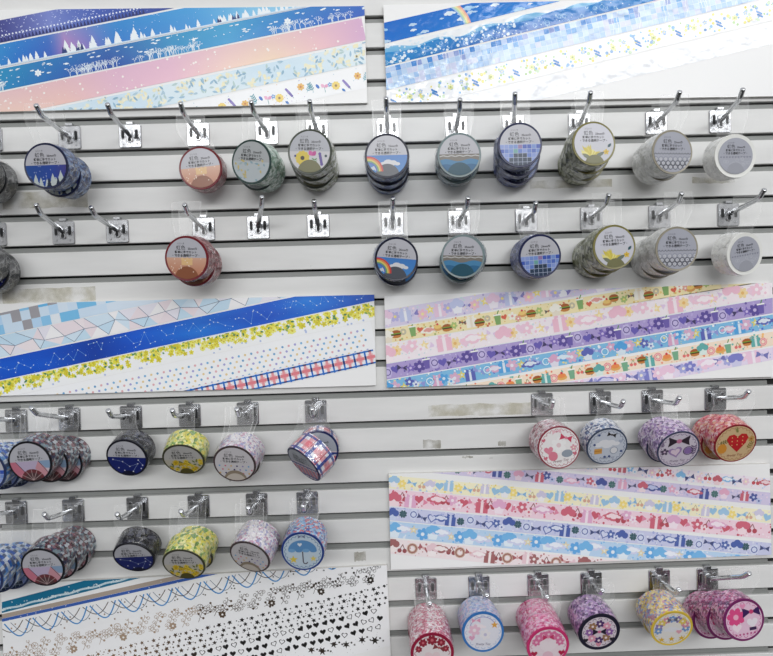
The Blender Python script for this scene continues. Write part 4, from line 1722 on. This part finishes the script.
# key: (words, rim colour, label radius, label art, side palette, side kind, side scale)
DES = {
    'dark': ('charcoal wrapped', (30, 32, 36), .905, art_half(a_stars), [(52, 54, 58), (80, 82, 86), (34, 36, 40), (66, 66, 70)], 'blot', 26),
    'forest': ('night forest', (26, 32, 66), .905, art_half(a_forest), [(30, 52, 104), (120, 146, 186), (24, 36, 76), (60, 90, 146)], 'blot', 40),
    'dusk': ('dusk orange', (112, 22, 34), .905, art_half(a_dusk), [(104, 22, 36), (136, 44, 56), (192, 136, 140), (120, 32, 44)], 'blot', 36),
    'leaf': ('pale leaf', (44, 66, 62), .905, art_half(a_leaf, (186, 190, 192)), [(205, 222, 214), (150, 180, 165), (222, 232, 226), (120, 150, 130)], 'blot', 44),
    'garden': ('garden flower', (70, 76, 66), .905, art_half(a_garden, (184, 186, 194)), [(210, 214, 206), (110, 120, 70), (150, 150, 110), (228, 228, 226)], 'blot', 44),
    'rainbow': ('rainbow sky', (16, 20, 46), .905, art_half(a_rainbow), [(30, 45, 100), (150, 175, 205), (40, 80, 160), (20, 28, 62)], 'blot', 32),
    'sea': ('grey and teal ocean', (124, 140, 142), .905, art_half(a_sea), [(40, 92, 116), (170, 190, 196), (26, 60, 78), (90, 130, 146)], 'blot', 32),
    'tile': ('blue pool tile', (30, 36, 76), .905, art_half(a_tile), [(70, 82, 140), (126, 138, 186), (40, 50, 98), (92, 104, 160)], 'tile', 44),
    'mimosa': ('yellow spray', (124, 118, 66), .905, art_half(a_mimosa, (208, 208, 218)), [(150, 154, 120), (96, 100, 66), (190, 192, 172), (70, 76, 52)], 'blot', 34),
    'lace': ('white lace', (150, 144, 128), .905, art_half(a_lace, (178, 180, 192)), [(240, 240, 238), (226, 226, 226), (246, 246, 246), (212, 212, 210)], 'blot', 44),
    'white': ('plain white', (226, 226, 222), .82, art_half(a_white, (178, 180, 192)), [(244, 244, 241), (238, 238, 234), (248, 248, 246), (226, 226, 224)], 'blot', 40),
    'mosaic': ('pink mosaic', (24, 24, 30), .905, art_half(a_mosaic), [(96, 48, 62), (190, 195, 202), (44, 50, 84), (130, 80, 92), (120, 140, 150), (60, 36, 44)], 'blot', 44),
    'stars': ('navy constellation', (22, 22, 34), .905, art_half(a_stars), [(20, 20, 28), (34, 34, 48), (14, 14, 20), (84, 86, 98)], 'blot', 40),
    'yellow': ('yellow blossom', (62, 62, 42), .905, art_half(a_yellow, (196, 194, 192)), [(226, 216, 90), (210, 220, 140), (120, 160, 80), (240, 236, 170), (232, 222, 110)], 'blot', 46),
    'dots': ('coloured dot', (74, 60, 62), .905, art_half(a_dots, (214, 212, 216)), [(232, 228, 232), (222, 216, 224), (205, 160, 185), (236, 234, 236), (170, 170, 205), (226, 222, 224)], 'blot', 60),
    'plaid': ('red and blue plaid', (28, 36, 88), .905, art_half(a_plaid, (176, 180, 192)), [(236, 236, 242), (215, 70, 90), (30, 66, 150), (160, 40, 70)], 'plaid', 20),
    'check': ('blue checked', (40, 52, 92), .905, art_half(a_tile), [(60, 130, 215), (200, 216, 236), (120, 170, 226), (90, 106, 140), (40, 96, 190), (226, 232, 240)], 'tile', 34),
    'pinklace': ('white and pink lace', (138, 52, 66), .93, frame_art((240, 236, 236), (200, 140, 150), c_pinklace), [(226, 190, 200), (240, 228, 230), (190, 110, 130), (215, 205, 210), (150, 90, 100)], 'blot', 60),
    'slate': ('pale blue picnic', (62, 74, 98), .92, frame_art((208, 214, 226), (140, 152, 176), c_slate, 24, (110, 120, 145)), [(226, 230, 238), (150, 170, 200), (236, 238, 242), (80, 96, 140), (215, 220, 230)], 'blot', 56),
    'purple': ('lavender bow', (62, 66, 96), .92, frame_art((222, 212, 226), (150, 130, 165), c_purple, 24, (110, 90, 120)), [(196, 170, 210), (226, 214, 232), (110, 84, 130), (160, 130, 182), (214, 190, 214)], 'blot', 56),
    'red': ('red and tan berry', (136, 26, 40), .92, frame_art((222, 190, 146), (190, 140, 100), c_red, 24, (150, 70, 50)), [(226, 130, 140), (240, 200, 196), (190, 50, 66), (232, 170, 140), (215, 90, 104)], 'blot', 52),
    'bluebird': ('blue umbrella', (38, 62, 128), .9, frame_art((196, 212, 226), (110, 140, 175), c_bluebird, 24, None), [(130, 180, 226), (205, 220, 238), (216, 120, 130), (90, 110, 180), (176, 205, 232)], 'blot', 56),
    'crimson': ('crimson flower', (142, 26, 58), .86, frame_art((236, 226, 228), (176, 60, 84), c_crimson, 16, None), [(240, 222, 226), (226, 160, 180), (205, 90, 120), (244, 234, 236), (214, 130, 155), (176, 70, 96)], 'blot', 66),
    'sky': ('sky blue star', (52, 112, 178), .88, frame_art((232, 232, 242), (170, 190, 225), c_sky, 16, (110, 100, 130)), [(190, 206, 236), (226, 226, 240), (150, 170, 220), (215, 196, 226)], 'blot', 56),
    'rose': ('hot pink rose', (196, 50, 108), .86, frame_art((244, 226, 234), (220, 110, 155), c_rose, 16, None), [(236, 150, 190), (246, 205, 222), (215, 80, 140), (240, 176, 205), (200, 60, 116)], 'blot', 60),
    'night': ('black rimmed purple', (32, 30, 48), .82, frame_art((226, 214, 224), (90, 60, 100), c_night, 16, None), [(170, 130, 186), (215, 190, 222), (90, 60, 110), (140, 100, 156), (205, 170, 205)], 'blot', 56),
    'sunny': ('yellow rimmed bouquet', (216, 186, 66), .88, frame_art((240, 236, 232), (225, 200, 110), c_yellow, 16, None), [(236, 214, 140), (150, 176, 216), (240, 230, 200), (205, 150, 160), (226, 196, 96), (130, 110, 160)], 'blot', 60),
    'duo': ('magenta rimmed heart', (112, 34, 92), .88, frame_art((236, 200, 222), (205, 110, 160), c_duo, 16, None), [(205, 130, 180), (150, 50, 110), (232, 190, 215), (110, 50, 100), (190, 70, 130), (226, 160, 195)], 'blot', 70),
}

_built = {}


def film_mesh(seed):
    r = R(seed)
    mb = MB()
    n = 44
    rows = [(0.0014, 1.004), (0.0020, 1.012), (0.004, 1.03), (0.009, 1.05), (0.015, 1.045), (0.021, 1.05), (0.0245, 1.0), (0.0252, .9)]
    amp = [0, .003, .018, .03, .03, .03, .012, 0]
    ph = [r.uniform(0, 6) for _ in range(6)]
    vs, fs = [], []
    for j, (y, k) in enumerate(rows):
        for i in range(n):
            a = 2 * PI * i / n
            q = k + amp[j] * (math.sin(5 * a + ph[0] + j) * .5 + math.sin(9 * a + ph[1] - 1.7 * j) * .4 + r.uniform(-.4, .4))
            q = max(q, 1.006) if 1 < j < 6 else q
            vs.append((RR * q * math.cos(a), y, RR * q * math.sin(a)))
    for j in range(len(rows) - 1):
        for i in range(n):
            i2 = (i + 1) % n
            fs.append((j * n + i, j * n + i2, (j + 1) * n + i2, (j + 1) * n + i))
    mb.add(vs, fs)
    return mb.mesh('film', [M_FILM])


FILMS = [film_mesh(s) for s in range(80, 84)]


def build(key):
    """meshes of one kind of roll: printed band, rim, label"""
    if key in _built:
        return _built[key]
    words_, rim, lr, art, pal, kind, sc = DES[key]
    n = 56
    # printed band with UVs, and the back face
    vs, fs, uv = [], [], []
    for i in range(n + 1):
        a = 2 * PI * i / n
        for y in (0.0006, RW):
            vs.append((RR * math.cos(a), y, RR * math.sin(a)))
    for i in range(n):
        fs.append((2 * i, 2 * i + 1, 2 * i + 3, 2 * i + 2))
    me = mesh_of('band', vs, fs, [mat_band('band_' + key, pal, sc, kind)], None, True)
    ul = me.uv_layers.new(name='UVMap')
    for p in me.polygons:
        for li in p.loop_indices:
            vi = me.loops[li].vertex_index
            ul.data[li].uv = ((vi // 2) / n, (vi % 2))
    band = me
    # rim: front face edge of the wound tape plus back face
    mb = MB()
    rows = [(RR * min(.90, lr - .03), 0.0004), (RR * .985, 0.0), (RR, 0.0008), (RR, 0.0012)]
    v2, f2 = [], []
    for r_, y in rows:
        for i in range(n):
            a = 2 * PI * i / n
            v2.append((r_ * math.cos(a), y, r_ * math.sin(a)))
    for j in range(3):
        for i in range(n):
            i2 = (i + 1) % n
            f2.append((j * n + i, j * n + i2, (j + 1) * n + i2, (j + 1) * n + i))
    mb.add(v2, f2)
    # back face: ring round an open core
    vb, fb = [], []
    for r_, y in ((RR, RW - .0002), (RR * .52, RW), (RR * .52, RW - .006)):
        for i in range(n):
            a = 2 * PI * i / n
            vb.append((r_ * math.cos(a), y, r_ * math.sin(a)))
    for j in range(2):
        for i in range(n):
            i2 = (i + 1) % n
            fb.append((j * n + i, j * n + i2, (j + 1) * n + i2, (j + 1) * n + i))
    mb.add(vb, fb)
    rimm = mb.mesh('rim', [mat_plain('rim_' + key, rim, 0.35)])
    k = Ink([circle(1.0)])
    art(k)
    vs3 = []
    s_ = RR * lr
    k.v = [(v[0] * s_, v[1] * 0.6 - 0.0002, v[2] * s_) for v in k.v]
    k.c = [(c[0] * .80, c[1] * .80, c[2] * .80, 1.0) for c in k.c]
    lab = k.mesh('label', M_LABEL)
    _built[key] = (band, rimm, lab)
    return _built[key]


def tab_mesh(hole_c, foot, inv):
    """clear hang tab: its round hole sits at hole_c on the prong, its foot on top of the roll (both from the roll's centre)"""
    mb = MB()
    w, hr, n = 0.0160, 0.0046, 16
    top, dx = hole_c.z, hole_c.x

    def yy(z):
        t = max(0.0, min(1.1, (z - foot.z) / max(1e-6, top - foot.z)))
        return foot.y + (hole_c.y - foot.y) * t
    zc, zt, zb = top - 0.0085, top + 0.0095, foot.z
    out_, hole = [], []
    for i in range(n):
        a = 2 * PI * i / n
        c, s_ = math.cos(a), math.sin(a)
        m_ = max(abs(c), abs(s_))
        ox, oz = c / m_, s_ / m_
        z = top + (zt - top) * oz if oz > 0 else top + 0.0085 * oz
        out_.append((dx + w * ox, yy(z), z))
        z = top + hr * s_
        hole.append((dx + hr * c, yy(z), z))
    mb.add(out_ + hole, [(i, (i + 1) % n, n + (i + 1) % n, n + i) for i in range(n)], 0)
    fl, fr = (foot.x - w * .9, yy(zb), zb), (foot.x + w * .9, yy(zb), zb)
    kl, kr = (dx - w, yy(zc), zc), (dx + w, yy(zc), zc)
    tl, tr = (dx - w, yy(zt), zt), (dx + w, yy(zt), zt)
    if zc > zb + .001:
        mb.add([kl, kr, fr, fl], [(0, 1, 2, 3)], 0)
    t = 0.0004

    def bar(p, q):
        d = (Vector(q) - Vector(p)).normalized()
        nn = Vector((-d.z, 0, d.x)) * t
        o = Vector((0, -0.0002, 0))
        mb.add([Vector(p) + nn + o, Vector(p) - nn + o, Vector(q) - nn + o, Vector(q) + nn + o], [(0, 1, 2, 3)], 1)
    for p, q in ((tl, tr), (kl, tl), (kr, tr), (fl, kl), (fr, kr)):
        bar(p, q)
    for i in range(n):
        bar(hole[i], hole[(i + 1) % n])
    mb.v = [tuple(inv @ Vector(v)) for v in mb.v]
    return mb.mesh('hang_tab', [M_TAB, M_TABRIM])


ORD = {1: [''], 2: ['front one of two', 'back one of two'], 3: ['front one of three', 'middle one of three', 'back one of three']}
NR = [0]


def roll(key, loc, tilt, yaw, spin, label, hole=None):
    band, rimm, lab = build(key)
    rot = (Matrix.Rotation(math.radians(yaw), 3, 'Z') @ Matrix.Rotation(math.radians(tilt), 3, 'X') @ Matrix.Rotation(math.radians(-spin), 3, 'Y')).to_euler()
    root = thing('tape_roll', label, 'tape roll', loc, 'tape rolls hanging on the wall hooks', rot)
    link('printed_band', band, root)
    link('rim', rimm, root)
    link('printed_label', lab, root)
    f = link('cellophane_wrap', FILMS[NR[0] % len(FILMS)], root)
    NR[0] += 1
    if hole is not None:
        # the tab hangs straight from the prong whatever the roll's tilt
        Rm = rot.to_matrix()
        ax = Rm @ Vector((0, 1, 0))
        upv = Vector((0, 0, 1)) - ax * ax.z
        foot = ax * (RW * .5) + upv.normalized() * (RR * .97)
        hv = hole - loc
        hv.z = max(hv.z, foot.z + .004)
        link('hang_tab', tab_mesh(hv, foot, Rm.inverted()), root)
    return root


def prong_at(h, y):
    """the prong's centre line at distance -y before the wall"""
    loc, b, bend, tip = h
    t = (y - b.y) / (bend.y - b.y)
    if t <= 1:
        return b.lerp(bend, max(0, t))
    return bend.lerp(tip, min(1, (y - bend.y) / (tip.y - bend.y)) * .45)


def hang(h, key, px, n, yf, tilt, yaw, spin, where):
    words_ = DES[key][0]
    c0 = at(px[0], px[1], -yf)
    loc, b, bend, tip = h
    slope = (bend - b) / (bend.y - b.y)
    rr = R(int(px[0] * 7 + px[1] * 13))
    axis = Matrix.Rotation(math.radians(yaw), 3, 'Z') @ (Matrix.Rotation(math.radians(tilt), 3, 'X') @ Vector((0, 1, 0)))
    step = 0.0268 / max(.6, axis.dot(slope))
    for i in range(n):
        c = c0 + slope * (step * i)
        c.x -= slope.x * step * i * {'forest': .55, 'dark': .4, 'dusk': .15}.get(key, 0)
        c.x += rr.uniform(-.0010, .0010) if i else 0
        c.z += rr.uniform(-.0008, .0008) if i else 0
        y_mid = (c + axis * (RW * .5)).y
        hole = prong_at(h, max(min(y_mid, -0.006), -HOOKLEN))
        o = ORD[n][i]
        lab = f"{words_} tape roll" + (f", {o}" if o else ', hanging alone') + f", {where}"
        roll(key, c, tilt, yaw, spin + (rr.uniform(-12, 12) if i else 0), lab, hole)


T1, T2, T3, T4 = 'in top hook row', 'in second hook row', 'under yellow blossom panel', 'above gold foil panel'
T5, T6 = 'between the two cute right panels', 'in bottom right row'
ROWS = [
    # base, tip, design, disc centre, n, front depth, tilt, yaw, spin, where
    ((-8, 146), (-44, 112), 'dark', (-30, 173), 2, .064, 0, 0, 0, T1),
    ((70, 136), (36, 105), 'forest', (46, 166), 2, .082, 4, -3, 0, T1),
    ((198.5, 134), (180.5, 103), 'dusk', (200.5, 168), 1, .046, 0, 0, 5, T1),
    ((267, 132), (251, 101.5), 'leaf', (251.3, 162), 2, .062, 4, -17, -8, T1),
    ((317, 129), (309.5, 100.5), 'garden', (309.8, 151.8), 3, .079, 2, -6, -3, T1),
    ((387.5, 126), (386, 98), 'rainbow', (387, 156), 3, .074, 0, 0, 0, T1),
    ((456, 124), (460, 99), 'sea', (459.3, 155), 2, .066, 2, 0, 0, T1),
    ((513, 121), (515, 93), 'tile', (520, 145), 3, .078, 0, 0, 0, T1),
    ((579, 121), (590.6, 92), 'mimosa', (594, 143.5), 3, .079, -3, 4, 0, T1),
    ((656, 121), (679.8, 91.5), 'lace', (672.5, 152), 2, .070, 0, 8, 0, T1),
    ((719.5, 118), (743, 89), 'white', (735.5, 156), 1, 0.06, 2, 3, 0, T1),
    ((-4, 236), (-36, 204), 'dark', (-25, 263), 2, .064, 0, 0, 0, T2),
    ((204, 229), (184.5, 204.5), 'dusk', (186.5, 258.5), 2, .082, 5, -6, -3, T2),
    ((392.5, 224), (392.7, 198), 'rainbow', (396.5, 259), 2, .064, 4, 4, -6, T2),
    ((459, 221.5), (468, 197.5), 'sea', (462.8, 256.5), 2, .064, 3, -14, -3, T2),
    ((526, 221), (535.8, 202.5), 'tile', (540, 256.2), 2, .066, 4, 4, 3, T2),
    ((591, 219), (609, 194.5), 'mimosa', (614.4, 247), 3, .079, 0, 4, 3, T2),
    ((659, 217.5), (681.7, 193), 'lace', (677, 248.8), 3, .078, 2, 3, 0, T2),
    ((728, 215.5), (764.5, 189.5), 'white', (745, 254), 1, 0.052, 5, 13, 8, T2),
    ((17, 421), (-20, 413), 'check', (-16, 471), 3, .079, 8, -2, 0, T3),
    ((70, 418.5), (31, 408), 'mosaic', (30, 462), 3, .079, 11, -2, 3, T3),
    ((131.5, 417), (108, 410.5), 'stars', (126.8, 458), 1, 0.04, 18, -4, -3, T3),
    ((190, 415), (172, 410), 'yellow', (183.5, 459.7), 1, 0.046, 33, -2, 0, T3),
    ((248, 413), (236.6, 409), 'dots', (234.5, 464), 2, .068, 22, -6, -4, T3),
    ((542, 406), (553, 401), 'pinklace', (559, 447.5), 2, .070, 1, 3, 8, T5),
    ((600, 403.5), (623.5, 401), 'slate', (607, 446.5), 1, 0.044, 18, 2, 5, T5),
    ((652, 402), (679.6, 397.5), 'purple', (678.3, 449.5), 2, .070, 22, 2, 5, T5),
    ((715, 400), (749, 391), 'red', (735.3, 443.5), 2, .066, 18, 1, 6, T5),
    ((17, 512.5), (-18, 510), 'check', (-19, 578), 3, .079, 9, -2, 0, T4),
    ((74, 513), (44, 514), 'mosaic', (42.7, 567.5), 3, .079, 14, -2, 3, T4),
    ((138, 510), (117, 514), 'stars', (133.8, 557.5), 1, 0.044, 28, -3, 3, T4),
    ((199, 507), (180.7, 511), 'yellow', (183.8, 564.5), 2, .070, 28, -4, 0, T4),
    ((257, 505), (248, 507.5), 'dots', (249.7, 557), 2, .070, 27, -17, -12, T4),
    ((307.5, 502), (303, 505.5), 'bluebird', (302.6, 551.5), 2, .070, 12, -4, 0, T4),
    ((426, 590), (429.7, 603), 'crimson', (432.3, 653), 3, .080, 5, 0, 0, T6),
    ((479, 589.5), (487, 595), 'sky', (483, 632), 2, .060, 2, 0, 0, T6),
    ((538, 588), (547, 596.5), 'rose', (548, 646), 3, .078, 9, 2, 0, T6),
    ((591, 584.5), (602.5, 590), 'night', (599.3, 632), 2, .068, 12, 2, 0, T6),
    ((659, 582.5), (679, 589.5), 'sunny', (672, 628.5), 2, .066, 15, 1, 4, T6),
    ((707, 579), (749.5, 573), 'duo', (744, 620), 3, .080, -1, 4, 6, T6),
]
for base, tip, key, px, n, yf, tilt, yaw, spin, where in ROWS:
    h = hook(base, tip, f"chrome hook carrying {DES[key][0]} tape, {where}")
    hang(h, key, px, n, yf, tilt, yaw, spin, where)

for base, tip, lb in (
    ((130.7, 138.5), (107.4, 104), 'empty chrome hook between night forest and dusk orange tapes, in top hook row'),
    ((64, 233.5), (36, 204.5), 'empty chrome hook next to the cut-off charcoal roll, in second hook row'),
    ((118, 233), (91, 207), 'empty chrome hook just left of dusk orange tape, in second hook row'),
    ((258.5, 229.5), (262, 196.5), 'empty chrome hook just right of dusk orange tape, in second hook row'),
    ((318.5, 229), (314, 200.5), 'empty chrome hook just left of rainbow tape, in second hook row'),
):
    hook(base, tip, lb)

# the plaid pair: the front roll has swung round to show its band
h = hook((316, 413), (312, 408.5), f"chrome hook carrying {DES['plaid'][0]} tape, {T3}")
cb = at(318, 451, -0.034)
roll('plaid', cb, 4, 4, -4, f"{DES['plaid'][0]} tape roll, back one of two, {T3}", prong_at(h, cb.y + RW * .45))
cf = at(303.5, 464.5, -0.090)
roll('plaid', cf, 33, -50, -8, f"{DES['plaid'][0]} tape roll, front one swung sideways, {T3}", prong_at(h, -0.060))
